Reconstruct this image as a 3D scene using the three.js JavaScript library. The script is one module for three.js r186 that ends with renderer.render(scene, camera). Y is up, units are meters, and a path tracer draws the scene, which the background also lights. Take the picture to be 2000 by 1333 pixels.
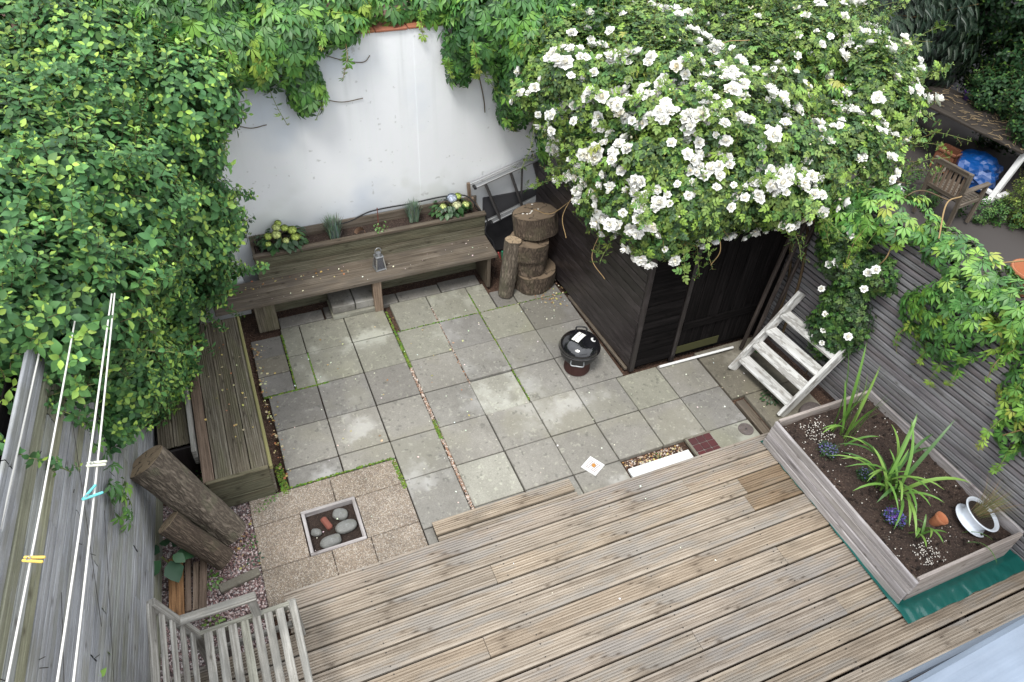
import * as THREE from 'three';
import { mergeGeometries } from 'three/addons/utils/BufferGeometryUtils.js';
import { ImprovedNoise } from 'three/addons/math/ImprovedNoise.js';

// ------------------------------------------------------------------ camera, sky, sun, exposure
const scene = new THREE.Scene();
const camera = new THREE.PerspectiveCamera(49.65, 1024 / 682, 0.1, 200);
camera.position.set(-1.2755, 5.143, 6.015);
camera.rotation.set(-0.748, -0.4361, 0.0599, 'YXZ');
const renderer = new THREE.WebGLRenderer({ antialias: true });
renderer.setSize(1024, 682);
renderer.toneMapping = THREE.LinearToneMapping;
renderer.toneMappingExposure = 1.82;
renderer.shadowMap.enabled = true;
{ // overcast sky, a little brighter overhead and behind the garden
  const W = 128, H = 64, d = new Float32Array(W * H * 4);
  for (let j = 0; j < H; j++) for (let i = 0; i < W; i++) {
    const el = (j + 0.5) / H * Math.PI - Math.PI / 2, az = (i + 0.5) / W * 2 * Math.PI;
    const s = Math.max(0, Math.sin(el));
    const cl = 1 + 0.06 * Math.sin(az * 3 + el * 5) + 0.04 * Math.sin(az * 7 - el * 9 + 1);
    const b = el > 0 ? (0.62 + 0.62 * s) * cl : 0.16, k = (j * W + i) * 4;
    d[k] = b * 0.97; d[k + 1] = b * 1.0; d[k + 2] = b * 1.05; d[k + 3] = 1;
  }
  const t = new THREE.DataTexture(d, W, H, THREE.RGBAFormat, THREE.FloatType);
  t.mapping = THREE.EquirectangularReflectionMapping; t.magFilter = THREE.LinearFilter; t.needsUpdate = true;
  scene.background = t; scene.environment = t;
}
const sun = new THREE.DirectionalLight(new THREE.Color(1, 0.97, 0.91), 1.5);
sun.position.set(-3.5, 12, 6); sun.target.position.set(0.8, 0, 1.5);
sun.castShadow = true; sun.shadow.radius = 30; sun.shadow.mapSize.set(2048, 2048);
Object.assign(sun.shadow.camera, { left: -9, right: 9, top: 9, bottom: -9, near: 1, far: 40 });
scene.add(sun, sun.target);

// ------------------------------------------------------------------ helpers
function rngOf(a) { return () => { a |= 0; a = a + 0x6D2B79F5 | 0; let t = Math.imul(a ^ a >>> 15, 1 | a); t = t + Math.imul(t ^ t >>> 7, 61 | t) ^ t; return ((t ^ t >>> 14) >>> 0) / 4294967296; }; }
const R = rngOf(20240611);
const rr = (a, b) => a + (b - a) * R();
const pick = a => a[Math.floor(R() * a.length) % a.length];
const V = (x, y, z) => new THREE.Vector3(x, y, z);
const clamp = (x, a = 0, b = 1) => Math.min(b, Math.max(a, x));
const sst = (a, b, x) => { const t = clamp((x - a) / (b - a)); return t * t * (3 - 2 * t); };
const PN = new ImprovedNoise();
const used = new Map();
function numbered(n) { const k = used.get(n) || 0; used.set(n, k + 1); return k ? n + '_' + String(k).padStart(3, '0') : n; }
function tag(o, label, category, group, kind) {
  if (label) o.userData.label = label; if (category) o.userData.category = category;
  if (group) o.userData.group = group; if (kind) o.userData.kind = kind; return o;
}
function thing(name, label, category, p = [0, 0, 0], turn = 0, group) {
  const o = new THREE.Group(); o.name = numbered(name); o.position.set(...p); o.rotation.y = turn; scene.add(o);
  return tag(o, label, category, group);
}
function obj(name, geo, mat, parent = scene, p, r) {
  const g = Array.isArray(geo) ? mergeGeometries(geo) : geo;
  const m = new THREE.Mesh(g, mat); m.castShadow = m.receiveShadow = true;
  m.name = parent === scene ? numbered(name) : name; parent.add(m);
  if (p) m.position.set(...p); if (r) m.rotation.set(...r);
  return m;
}
function struct(o) { o.userData.kind = 'structure'; return o; }
function group(name, parent = scene, p = [0, 0, 0], turn = 0) { const o = new THREE.Group(); o.name = parent === scene ? numbered(name) : name; o.position.set(...p); o.rotation.y = turn; parent.add(o); return o; }
// chamfered box, uv in metres with the grain along the longest side and a random offset
function cbox(w, h, d, c = 0.003, off = true) {
  c = Math.min(c, w * 0.3, h * 0.3, d * 0.3);
  const X = w / 2, Y = h / 2, Z = d / 2, pos = [], nor = [], uv = [];
  const ax = w >= h && w >= d ? 0 : (d >= h ? 2 : 1);
  const ou = off ? R() * 7 : 0, ov = off ? R() * 7 : 0;
  const tri = (a, b, cc) => {
    const n = new THREE.Vector3().subVectors(b, a).cross(new THREE.Vector3().subVectors(cc, a)).normalize();
    const m = new THREE.Vector3().addVectors(a, b).add(cc);
    let P = [a, b, cc]; if (n.dot(m) < 0) { P = [a, cc, b]; n.negate(); }
    for (const p of P) {
      pos.push(p.x, p.y, p.z); nor.push(n.x, n.y, n.z);
      const q = [p.x, p.y, p.z], an = [Math.abs(n.x), Math.abs(n.y), Math.abs(n.z)], o = [0, 1, 2].filter(i => i !== ax);
      if (an[ax] > 0.8) uv.push(q[o[0]] + ou, q[o[1]] + ov);
      else uv.push(q[ax] + ou, (an[o[0]] > an[o[1]] ? q[o[1]] + 0.37 : q[o[0]]) + ov);
    }
  };
  const quad = (a, b, cc, dd) => { tri(a, b, cc); tri(a, cc, dd); };
  const P = (sx, sy, sz, k) => V(sx * (X - (k === 0 ? 0 : c)), sy * (Y - (k === 1 ? 0 : c)), sz * (Z - (k === 2 ? 0 : c)));
  for (const s of [-1, 1]) {
    quad(P(s, -1, -1, 0), P(s, 1, -1, 0), P(s, 1, 1, 0), P(s, -1, 1, 0));
    quad(P(-1, s, -1, 1), P(1, s, -1, 1), P(1, s, 1, 1), P(-1, s, 1, 1));
    quad(P(-1, -1, s, 2), P(1, -1, s, 2), P(1, 1, s, 2), P(-1, 1, s, 2));
    for (const t of [-1, 1]) {
      quad(P(s, t, -1, 0), P(s, t, 1, 0), P(s, t, 1, 1), P(s, t, -1, 1));
      quad(P(s, -1, t, 0), P(s, 1, t, 0), P(s, 1, t, 2), P(s, -1, t, 2));
      quad(P(-1, s, t, 1), P(1, s, t, 1), P(1, s, t, 2), P(-1, s, t, 2));
      for (const u of [-1, 1]) tri(P(s, t, u, 0), P(s, t, u, 1), P(s, t, u, 2));
    }
  }
  return bg(pos, nor, uv);
}
function bg(pos, nor, uv) {
  const g = new THREE.BufferGeometry();
  g.setAttribute('position', new THREE.Float32BufferAttribute(pos, 3));
  if (nor) g.setAttribute('normal', new THREE.Float32BufferAttribute(nor, 3));
  if (uv) g.setAttribute('uv', new THREE.Float32BufferAttribute(uv, 2));
  if (!nor) g.computeVertexNormals();
  return g;
}
// prism along x of a closed outline given in (z, y), counter-clockwise seen from +x
function prism(outline, L) {
  const pos = [], nor = [], uv = [], ou = R() * 7, ov = R() * 7, n = outline.length;
  let s = 0;
  for (let i = 0; i < n; i++) {
    const [z0, y0] = outline[i], [z1, y1] = outline[(i + 1) % n], l = Math.hypot(z1 - z0, y1 - y0);
    const nz = (y1 - y0) / l, ny = -(z1 - z0) / l;
    const q = [[-L / 2, y0, z0, s], [L / 2, y0, z0, s], [L / 2, y1, z1, s + l], [-L / 2, y1, z1, s + l]];
    for (const k of [0, 1, 2, 0, 2, 3]) { pos.push(q[k][0], q[k][1], q[k][2]); nor.push(0, ny, nz); uv.push(q[k][0] + ou, q[k][3] + ov); }
    s += l;
  }
  const tr = THREE.ShapeUtils.triangulateShape(outline.map(p => new THREE.Vector2(p[0], p[1])), []);
  for (const e of [-1, 1]) for (const t of tr) for (const k of e > 0 ? [t[0], t[1], t[2]] : [t[0], t[2], t[1]]) {
    pos.push(e * L / 2, outline[k][1], outline[k][0]); nor.push(e, 0, 0); uv.push(outline[k][0] + ou, outline[k][1] + ov);
  }
  return bg(pos, nor, uv);
}
// ribbed board lying flat: length along x, width along z, top at y = 0
function ribbed(L, W, T = 0.028, n = 7, dep = 0.008) {
  const o = [[W / 2, -T], [W / 2, -0.003], [W / 2 - 0.003, 0]];
  const p = (W - 0.012) / n;
  // walk from +z to -z over the top
  const pts = [];
  for (let i = 0; i < n; i++) {
    const z = W / 2 - 0.006 - i * p;
    if (i) pts.push([z + p * 0.2, -dep], [z - p * 0.2, -dep]);
    pts.push([z - p * 0.28, 0], [z - p * 0.72, 0]);
  }
  const out = [...o, ...pts, [-W / 2 + 0.003, 0], [-W / 2, -0.003], [-W / 2, -T]];
  return prism(out.reverse(), L);
}
function xf(g, p = [0, 0, 0], r = [0, 0, 0], s) { const m = new THREE.Matrix4().compose(V(...p), new THREE.Quaternion().setFromEuler(new THREE.Euler(...r)), s ? V(...s) : V(1, 1, 1)); g.applyMatrix4(m); return g; }
function tube(pts, r, seg = 24, rad = 6, closed = false) { return new THREE.TubeGeometry(new THREE.CatmullRomCurve3(pts.map(p => V(...p)), closed), seg, r, rad, closed); }
function rod(a, b, r, n = 6) { const A = V(...a), B = V(...b), d = B.clone().sub(A); const g = new THREE.CylinderGeometry(r, r, d.length(), n); g.applyQuaternion(new THREE.Quaternion().setFromUnitVectors(V(0, 1, 0), d.normalize())); const m = A.add(B).multiplyScalar(0.5); g.translate(m.x, m.y, m.z); return g; }
function beam(parent, name, a, b, w, h, mat, c = 0.004) { // rectangular bar from a to b, w across (horizontal), h up
  const A = V(...a), B = V(...b), d = B.clone().sub(A), L = d.length(); d.normalize();
  let up = V(0, 1, 0); if (Math.abs(d.y) > 0.95) up = V(0, 0, 1);
  const s = new THREE.Vector3().crossVectors(d, up).normalize(), u = new THREE.Vector3().crossVectors(s, d);
  const m = obj(name, cbox(L, h, w, c), mat, parent);
  m.quaternion.setFromRotationMatrix(new THREE.Matrix4().makeBasis(d, u, s));
  m.position.copy(A.add(B).multiplyScalar(0.5)); return m;
}

// ------------------------------------------------------------------ textures
function lattice(seed) { const r = rngOf(seed), a = new Float32Array(65536); for (let i = 0; i < 65536; i++) a[i] = r(); return a; }
const LAT = lattice(77);
function vn(x, y, px, py, s = 0) { // periodic value noise
  const xi = Math.floor(x), yi = Math.floor(y), fx = x - xi, fy = y - yi;
  const ux = fx * fx * (3 - 2 * fx), uy = fy * fy * (3 - 2 * fy);
  const X0 = ((xi % px) + px) % px, X1 = (X0 + 1) % px, Y0 = ((yi % py) + py) % py, Y1 = (Y0 + 1) % py;
  const h = (a, b) => LAT[(a * 131 + b * 977 + s * 3571 + ((a * b) & 63) * 17) & 65535];
  const a = h(X0, Y0), b = h(X1, Y0), c = h(X0, Y1), d = h(X1, Y1);
  return a + (b - a) * ux + (c - a) * uy + (a - b - c + d) * ux * uy;
}
function fb(u, v, fx, fy, o = 4, s = 0) { let t = 0, a = 0.5, n = 0; for (let i = 0; i < o; i++) { t += a * vn(u * fx, v * fy, fx, fy, s + i * 5); n += a; a *= 0.55; fx *= 2; fy *= 2; } return t / n; }
const l2s = x => { x = clamp(x); return x <= 0.0031308 ? 12.92 * x : 1.055 * Math.pow(x, 1 / 2.4) - 0.055; };
function makeTex(W, H, fn, su, sv) { // fn(u, v) -> [r, g, b, bump] linear; su, sv metres per repeat
  const c = new Uint8Array(W * H * 4), b = new Uint8Array(W * H * 4);
  for (let j = 0; j < H; j++) for (let i = 0; i < W; i++) {
    const q = fn((i + 0.5) / W, (j + 0.5) / H), k = (j * W + i) * 4;
    c[k] = 255 * l2s(q[0]); c[k + 1] = 255 * l2s(q[1]); c[k + 2] = 255 * l2s(q[2]); c[k + 3] = 255;
    const e = 255 * clamp(q[3]); b[k] = b[k + 1] = b[k + 2] = e; b[k + 3] = 255;
  }
  const mk = (dat, srgb) => { const t = new THREE.DataTexture(dat, W, H, THREE.RGBAFormat); t.wrapS = t.wrapT = THREE.RepeatWrapping; t.magFilter = THREE.LinearFilter; t.minFilter = THREE.LinearMipmapLinearFilter; t.generateMipmaps = true; if (srgb) t.colorSpace = THREE.SRGBColorSpace; t.repeat.set(1 / su, 1 / sv); t.needsUpdate = true; return t; };
  return { map: mk(c, true), bump: mk(b, false) };
}
const mix = (a, b, t) => [a[0] + (b[0] - a[0]) * t, a[1] + (b[1] - a[1]) * t, a[2] + (b[2] - a[2]) * t];
function woodTex(seed, dark, mid, light, o = {}) {
  const { stain = null, stainAmt = 0.5, crack = 0.5, knots = 9, chips = null, chipAmt = 0.5, contrast = 1 } = o;
  const r = rngOf(seed), K = []; for (let i = 0; i < knots; i++) K.push([r(), r(), 0.006 + 0.012 * r()]);
  const SU = 1.6, SV = 0.5;
  return makeTex(1024, 256, (u, v) => {
    let wv = v + 0.02 * (fb(u, v, 5, 3, 3, seed) - 0.5), kn = 0;
    for (const [ku, kv, ks] of K) {
      let du = Math.abs(u - ku), dv = v - kv; if (du > 0.5) du = 1 - du; if (dv > 0.5) dv -= 1; if (dv < -0.5) dv += 1;
      const d = Math.hypot(du * SU / 1.7, dv * SV) / ks; if (d < 4) { kn = Math.max(kn, Math.exp(-d * d * 1.1)); wv += 0.014 * Math.sign(dv) * Math.exp(-d * d / 5); }
    }
    const g1 = fb(u, wv, 4, 40, 3, seed + 1), g2 = fb(u, wv, 12, 110, 2, seed + 2), bl = fb(u, v, 6, 3, 4, seed + 3), fi = vn(u * 240, wv * 128, 240, 128, seed);
    const g = clamp(0.5 + contrast * ((g1 * 0.55 + g2 * 0.35 + fi * 0.1) - 0.5) * 2.1);
    let c = g < 0.5 ? mix(dark, mid, g * 2) : mix(mid, light, g * 2 - 1);
    const bt = 0.66 + 0.68 * bl; c = [c[0] * bt, c[1] * bt, c[2] * bt];
    if (stain) c = mix(c, stain, stainAmt * sst(0.5, 0.72, fb(u, v, 5, 4, 4, seed + 9)));
    const cr = sst(0.74, 0.9, fb(u, wv, 6, 60, 2, seed + 12)) * crack;
    c = mix(c, [dark[0] * 0.35, dark[1] * 0.35, dark[2] * 0.35], cr * 0.8);
    if (chips) c = mix(c, chips, chipAmt * sst(0.56, 0.64, fb(u, v, 14, 16, 4, seed + 20)));
    c = mix(c, [dark[0] * 0.5, dark[1] * 0.45, dark[2] * 0.4], kn * 0.75);
    return [...c, 0.6 * g + 0.4 - cr * 0.5];
  }, SU, SV);
}
function woodMats(seed, dark, mid, light, o, tints, rough = 0.85, bs = 0.002, spec = .8) {
  const t = woodTex(seed, dark, mid, light, o);
  return tints.map(c => new THREE.MeshPhysicalMaterial({ specularIntensity: spec, map: t.map, bumpMap: t.bump, bumpScale: bs, roughness: rough, color: new THREE.Color().setRGB(...c) }));
}
const M = {};
M.deck = woodMats(11, [.135, .104, .076], [.28, .235, .185], [.43, .38, .318], { stain: [.24, .235, .225], stainAmt: .5, crack: .12, contrast: .6 }, [[1, 1, 1], [.95, .95, .97], [1.05, 1.02, .97], [.9, .9, .9], [1, .96, .91], [.72, .62, .5]], .72, .001);
M.deckBrown = woodMats(12, [.09, .055, .03], [.2, .13, .075], [.32, .22, .13], { crack: .4 }, [[1, 1, 1]], .75);
M.fenceL = woodMats(13, [.15, .152, .155], [.29, .298, .31], [.43, .445, .465], { stain: [.21, .21, .17], stainAmt: .55, crack: .2, contrast: .6 }, [[1, 1, 1], [.9, .91, .93], [1.08, 1.08, 1.08], [.97, .98, .9]], .85);
M.fenceGreen = woodMats(14, [.13, .13, .09], [.25, .25, .17], [.36, .36, .27], { stain: [.28, .28, .25], stainAmt: .8, crack: .25, contrast: .6 }, [[1, 1, 1], [.85, .86, .9]], .9);
M.fenceR = woodMats(15, [.115, .113, .115], [.21, .208, .215], [.31, .31, .325], { stain: [.14, .12, .11], stainAmt: .4, crack: .3, contrast: .7 }, [[1, 1, 1], [.85, .85, .86], [1.12, 1.12, 1.13], [.95, .9, .92]], .8);
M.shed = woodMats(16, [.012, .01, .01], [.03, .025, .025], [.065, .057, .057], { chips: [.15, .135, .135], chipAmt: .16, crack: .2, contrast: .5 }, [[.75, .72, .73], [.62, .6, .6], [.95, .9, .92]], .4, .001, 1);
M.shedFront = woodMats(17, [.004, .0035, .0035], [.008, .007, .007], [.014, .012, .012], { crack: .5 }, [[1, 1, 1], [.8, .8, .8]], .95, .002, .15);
M.bench = woodMats(18, [.055, .04, .028], [.122, .098, .073], [.22, .19, .155], { stain: [.1, .085, .07], stainAmt: .6, crack: .35, contrast: .75 }, [[1, 1, 1], [.85, .83, .8]], .75);
M.planterGreen = woodMats(19, [.06, .052, .033], [.12, .11, .075], [.19, .178, .13], { stain: [.16, .13, .09], stainAmt: .4, crack: .4 }, [[1, 1, 1], [.85, .88, .82], [1.1, 1.08, 1]], .85);
M.ribGreen = woodMats(20, [.07, .058, .04], [.155, .135, .1], [.25, .228, .18], { stain: [.14, .14, .07], stainAmt: .35, crack: .4 }, [[1, 1, 1], [.88, .86, .84]], .85);
M.seat = woodMats(21, [.13, .12, .105], [.26, .25, .225], [.4, .39, .36], { stain: [.15, .15, .14], stainAmt: .6, crack: .5 }, [[1, 1, 1], [.85, .85, .85], [1.1, 1.1, 1.1], [.95, .97, .9]], .85);
M.planterR = woodMats(22, [.19, .17, .165], [.36, .335, .33], [.5, .475, .47], { stain: [.22, .2, .17], stainAmt: .35, crack: .35 }, [[1, 1, 1], [.9, .9, .92], [.9, .84, .78]], .8);
M.brownBoard = woodMats(23, [.1, .07, .05], [.22, .16, .115], [.33, .25, .19], { crack: .4 }, [[1, 1, 1], [.7, .68, .68], [1.3, .95, .6]], .8);
M.white = woodMats(24, [.5, .49, .46], [.64, .64, .62], [.73, .73, .72], { chips: [.16, .14, .12], chipAmt: .5, crack: .5, knots: 14 }, [[1, 1, 1], [.92, .92, .92]], .5, .001);
M.darkPole = woodMats(25, [.02, .014, .012], [.05, .038, .032], [.11, .09, .08], { crack: .5 }, [[1, 1, 1]], .8);
{
  const bark = makeTex(512, 512, (u, v) => {
    const w = u + 0.03 * fb(u, v, 4, 6, 3, 3), a = fb(w, v, 38, 11, 3, 40), rdg = Math.abs(a - 0.5) * 2, b = fb(u, v, 8, 8, 4, 44), f = vn(u * 200, v * 120, 200, 120, 6);
    const t = clamp(rdg * 1.5 * 0.75 + f * 0.2); let c = mix([.05, .038, .028], [.26, .215, .165], t); c = mix(c, [.13, .125, .08], sst(.55, .75, b) * .5);
    return [...c, clamp(rdg * 1.3)];
  }, 1, 1);
  M.bark = new THREE.MeshStandardMaterial({ map: bark.map, bumpMap: bark.bump, bumpScale: .012, roughness: .95 });
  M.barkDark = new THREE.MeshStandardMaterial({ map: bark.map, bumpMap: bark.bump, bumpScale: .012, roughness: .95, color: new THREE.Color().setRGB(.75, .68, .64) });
  const cut = makeTex(256, 256, (u, v) => {
    const x = u - .5, y = v - .5, d = Math.hypot(x, y), an = Math.atan2(y, x), ring = .5 + .5 * Math.sin((d + .01 * Math.sin(an * 3)) * 190), n = fb(u, v, 6, 6, 4, 51), ck = sst(.93, .99, Math.cos(an * 5 + 6 * n)) * sst(.02, .2, d);
    let c = mix([.25, .2, .145], [.42, .35, .27], ring * .5 + n * .5); c = mix(c, [.05, .04, .03], ck * .8 + .5 * sst(.5, .8, n)); return [...c, ring * .4 + .4 - ck * .4];
  }, 1, 1);
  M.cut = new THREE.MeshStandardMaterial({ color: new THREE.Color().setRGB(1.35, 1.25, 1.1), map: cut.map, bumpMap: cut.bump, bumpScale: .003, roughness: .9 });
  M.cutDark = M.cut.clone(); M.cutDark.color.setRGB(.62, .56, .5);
  // flagstones: cement grey, mottled, lichen specks and pale scuffs
  const slab = makeTex(1400, 1400, (u, v) => {
    const a = fb(u, v, 9, 9, 5, 60), b = fb(u, v, 84, 84, 3, 61), f = vn(u * 700, v * 700, 700, 700, 62), big = fb(u, v, 4, 4, 4, 63), l = fb(u, v, 120, 120, 2, 66);
    let c = mix([.13, .123, .108], [.278, .266, .243], clamp(a * .8 + b * .3 + .35 * (big - .5) - .05)); const k = .86 + .28 * f; c = c.map(x => x * k);
    c = mix(c, [.24, .23, .175], .35 * sst(.5, .68, fb(u, v, 8, 8, 4, 64))); // green film
    c = mix(c, [.46, .455, .44], .55 * sst(.55, .85, fb(u + .03 * a, v + .03 * b, 11, 11, 5, 65))); // pale scuffs
    c = mix(c, [.09, .085, .075], .5 * sst(.62, .8, fb(u, v, 6, 6, 5, 67))); // damp
    c = mix(c, [.08, .08, .07], .45 * sst(.74, .84, l)); c = mix(c, [.43, .43, .36], .3 * sst(.72, .82, fb(u, v, 160, 160, 2, 68)));
    return [...c, .5 * f + .5 * b];
  }, 4.2, 4.2);
  const sm = (c, r = .8) => new THREE.MeshStandardMaterial({ map: slab.map, bumpMap: slab.bump, bumpScale: .0018, roughness: r, color: new THREE.Color().setRGB(...c) });
  M.slab = { g: [sm([1.06, 1.06, 1.05]), sm([.98, .98, .99], .7), sm([1.12, 1.11, 1.08])], b: [sm([1.14, 1.16, 1.04]), sm([1.08, 1.1, 1.0])], d: [sm([.9, .89, .88]), sm([.82, .81, .81], .65)], p: [sm([1.38, 1.4, 1.32])], s: [sm([.82, .78, .68])] };
  M.stone = sm([.85, .9, .95], .6); M.stonePurple = sm([.6, .52, .55], .8);
  // exposed aggregate
  const cells = (N, s) => { const r = rngOf(s), p = []; for (let i = 0; i < N * N; i++) p.push([r(), r(), r(), r()]); return p; };
  const agg = (N, s, pal, base) => { const P = cells(N, s); return makeTex(512, 512, (u, v) => {
    const x = u * N, y = v * N, xi = Math.floor(x), yi = Math.floor(y); let d1 = 9, d2 = 9, id = 0;
    for (let j = -1; j <= 1; j++) for (let i = -1; i <= 1; i++) { const k = ((yi + j + N) % N) * N + (xi + i + N) % N, q = P[k], d = Math.hypot(xi + i + q[0] - x, yi + j + q[1] - y); if (d < d1) { d2 = d1; d1 = d; id = k; } else if (d < d2) d2 = d; }
    const e = sst(.04, .2, d2 - d1), pc = pal[Math.floor(P[id][2] * pal.length) % pal.length], k = .75 + .5 * P[id][3], n = fb(u, v, 3, 3, 4, s) * .6 + .7;
    return [...mix(base, pc.map(c => c * k), e).map(c => c * n), e * (.5 + .5 * P[id][3])];
  }, .5, .5); };
  const a1 = agg(60, 70, [[.36, .3, .24], [.44, .385, .32], [.3, .24, .185], [.48, .43, .37], [.33, .27, .21], [.25, .21, .175]], [.2, .16, .12]);
  M.agg = [[1, 1, 1], [.93, .92, .9], [1.06, 1.04, 1.02]].map(c => new THREE.MeshStandardMaterial({ map: a1.map, bumpMap: a1.bump, bumpScale: .004, roughness: .85, color: new THREE.Color().setRGB(...c) }));
  const a2 = agg(34, 71, [[.36, .26, .25], [.5, .42, .41], [.2, .13, .13], [.6, .54, .53], [.3, .2, .19], [.12, .09, .09]], [.05, .035, .03]);
  M.pink = new THREE.MeshStandardMaterial({ map: a2.map, bumpMap: a2.bump, bumpScale: .008, roughness: .85 });
  const soil = makeTex(512, 512, (u, v) => { const a = fb(u, v, 6, 6, 5, 80), f = fb(u, v, 60, 60, 3, 81); const c = mix([.016, .01, .008], [.075, .047, .035], clamp(a * .5 + f * .6 - .1)); return [...mix(c, [.16, .12, .09], .7 * sst(.72, .8, fb(u, v, 90, 90, 2, 83))), f]; }, .8, .8);
  M.soil = new THREE.MeshStandardMaterial({ map: soil.map, bumpMap: soil.bump, bumpScale: .02, roughness: 1 });
  M.earth = new THREE.MeshStandardMaterial({ map: soil.map, bumpMap: soil.bump, bumpScale: .02, roughness: 1, color: new THREE.Color().setRGB(1.7, 1.5, 1.3) });
  const plaster = makeTex(1024, 1024, (u, v) => { // painted render, v 0 at the foot
    const a = fb(u, v, 3, 3, 5, 90), st = fb(u, v, 40, 2, 4, 91), f = fb(u, v, 90, 90, 2, 92), n = fb(u, v, 9, 9, 4, 95);
    let c = mix([.63, .69, .78], [.84, .86, .88], sst(.32, .62, a));
    c = mix(c, [.5, .52, .52], .32 * sst(.55, .8, st) * sst(.3, .64, v)); // runs from the coping
    c = mix(c, [.42, .44, .43], .5 * sst(.3, .12, v + .12 * (n - .5))); c = mix(c, [.4, .42, .33], .35 * sst(.55, .75, n) * sst(.4, .15, v)); // damp foot
    
    c = mix(c, [.38, .38, .37], .45 * sst(.77, .86, fb(u, v, 70, 70, 3, 97))); return [...c, f * .4 + a * .4 + .2 * n];
  }, 4, 4);
  M.plaster = new THREE.MeshStandardMaterial({ map: plaster.map, bumpMap: plaster.bump, bumpScale: .0022, roughness: .85 });
}
const sm = (c, rough = .7, o = {}) => new THREE.MeshStandardMaterial({ color: new THREE.Color().setRGB(...c), roughness: rough, ...o });
M.rope = sm([.66, .65, .61], .85); M.alu = sm([.48, .49, .5], .42, { metalness: .85 }); M.aluDark = sm([.07, .065, .065], .6, { metalness: .3 });
M.blackGloss = new THREE.MeshPhysicalMaterial({ color: new THREE.Color().setRGB(.008, .008, .01), roughness: .12, clearcoat: 1, clearcoatRoughness: .05 });
M.blackMatt = sm([.02, .02, .022], .5); M.greyMetal = sm([.3, .31, .32], .4, { metalness: .7 });
M.terra = sm([.42, .16, .075], .85); M.terraDark = sm([.05, .018, .015], .6); M.whitePaint = sm([.78, .78, .77], .5); M.whiteCeramic = new THREE.MeshPhysicalMaterial({ color: new THREE.Color().setRGB(.66, .71, .78), roughness: .25, clearcoat: .6 });
M.tarp = new THREE.MeshPhysicalMaterial({ color: new THREE.Color().setRGB(.004, .1, .085), roughness: .35, clearcoat: .5, side: THREE.DoubleSide });
M.felt = sm([.03, .03, .03], .95); M.cable = sm([.012, .012, .014], .6); M.wire = sm([.05, .045, .04], .6, { metalness: .5 });

// ------------------------------------------------------------------ ground
const P = 0.456;
{
  const pts = []; const g = new THREE.PlaneGeometry(120, 120, 1, 1); g.rotateX(-Math.PI / 2);
  const uv = g.attributes.uv; for (let i = 0; i < uv.count; i++) uv.setXY(i, uv.getX(i) * 120, uv.getY(i) * 120);
  struct(obj('ground', g, M.earth, scene, [0, -0.05, 0]));
}
const patio = struct(group('patio'));
function slab(u0, u1, v0, v1, kind, dy = 0, parent = patio, seamL = 0, skew = 0) {
  const gp = 0.01, w = (u1 - u0) * P - gp, d = (v1 - v0) * P - gp;
  const g = cbox(w, 0.05, d, 0.005), y = -0.025 + dy + rr(-0.0035, 0.0035); { const q = g.attributes.position, t = g.attributes.uv; for (let i = 0; i < q.count; i++) t.setXY(i, q.getX(i) + (u0 + u1) / 2 * P + 9, q.getZ(i) + (v0 + v1) / 2 * P + 9 + q.getY(i)); }
  return obj('paving_slab', g, pick(M.slab[kind]), parent, [(u0 + u1) / 2 * P + rr(-.002, .002), y, (v0 + v1) / 2 * P + rr(-.002, .002)], [rr(-.003, .003), rr(-.004, .004) + skew, rr(-.003, .003)]);
}
// right of the gravel seam
const RK = { 0: 'bbb', 1: 'bgbd', 2: 'ggggg', 3: 'gpgg', 4: 'ggggbg', 5: 'pggggg' };
slab(0.1, 1, 0, 1, 'b'); slab(1, 2, 0, 1, 'b'); slab(2, 2.46, 0, 1, 'b');
slab(-.2, .35, -.36, 0, 'd'); slab(.35, 1.4, -.36, 0, 'd'); slab(1.4, 2.4, -.4, 0, 'd');
for (let v = 1; v < 6; v++) for (let u = 0; u < 6; u++) {
  if (v < 4 && u > 3) continue;
  slab(u, v < 4 && u === 3 ? 4.2 : u + 1, v, v + 1, (RK[v][u] || 'g'), v === 3 && u === 1 ? -.016 : 0);
}
slab(3, 4.15, .45, 1, 'd'); slab(2.48, 3, .35, 1, 'd', -.012);
slab(2, 3, 6, 7, 'g'); slab(1, 2, 6, 7, 'g'); slab(4.98, 6, 6, 7, 'b');
// left of the seam
const L0 = -0.06;
slab(-2.42, -2, .03, 1, 'b'); slab(-2.42, -2, 1, 2.02, 'b'); slab(-2, -1, .03, 1, 'b'); slab(-1, L0, .05, 1, 'b'); slab(-2, -1, 1, 2, 'b'); slab(-1, L0, 1, 2, 'b');
slab(-2, -1, 2, 3, 'g'); slab(-1, L0, 2, 3, 'd'); slab(-2, -1, 3, 4, 'g'); slab(-1, L0, 3, 4, 'g'); slab(-3, -2, 2.02, 3, 'd'); slab(-3, -2, 3, 4, 'g');
slab(-3, -2, 4, 4.42, 'g'); slab(-2, -1, 4, 4.42, 'g'); slab(-1, L0, 4, 5, 'g'); slab(-1, L0, 5, 6.12, 'g'); slab(-1, -.81, 6.12, 7, 'd'); slab(-.8, 0, 6.12, 7, 'd'); slab(0, 1, 6, 7, 'd');
slab(-3.1, -2.44, .85, 1.42, 's'); slab(-3.1, -2.44, 1.42, 2, 'd'); slab(-3.1, -2.44, .2, .85, 'd', -.01);
slab(-2.4, -1.4, -.36, .02, 'd'); slab(-1.38, -.22, -.4, .02, 'd');
// strip of concrete between the slabs and the right fence
slab(6.06, 7.75, 3.9, 5.4, 's', -.012); slab(6.35, 7.75, 5.4, 6.8, 's', -.014);
obj('timber_edging', cbox(.09, .04, .62, .003), M.bench[0], patio, [2.81, -.022, 2.82]);
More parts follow.
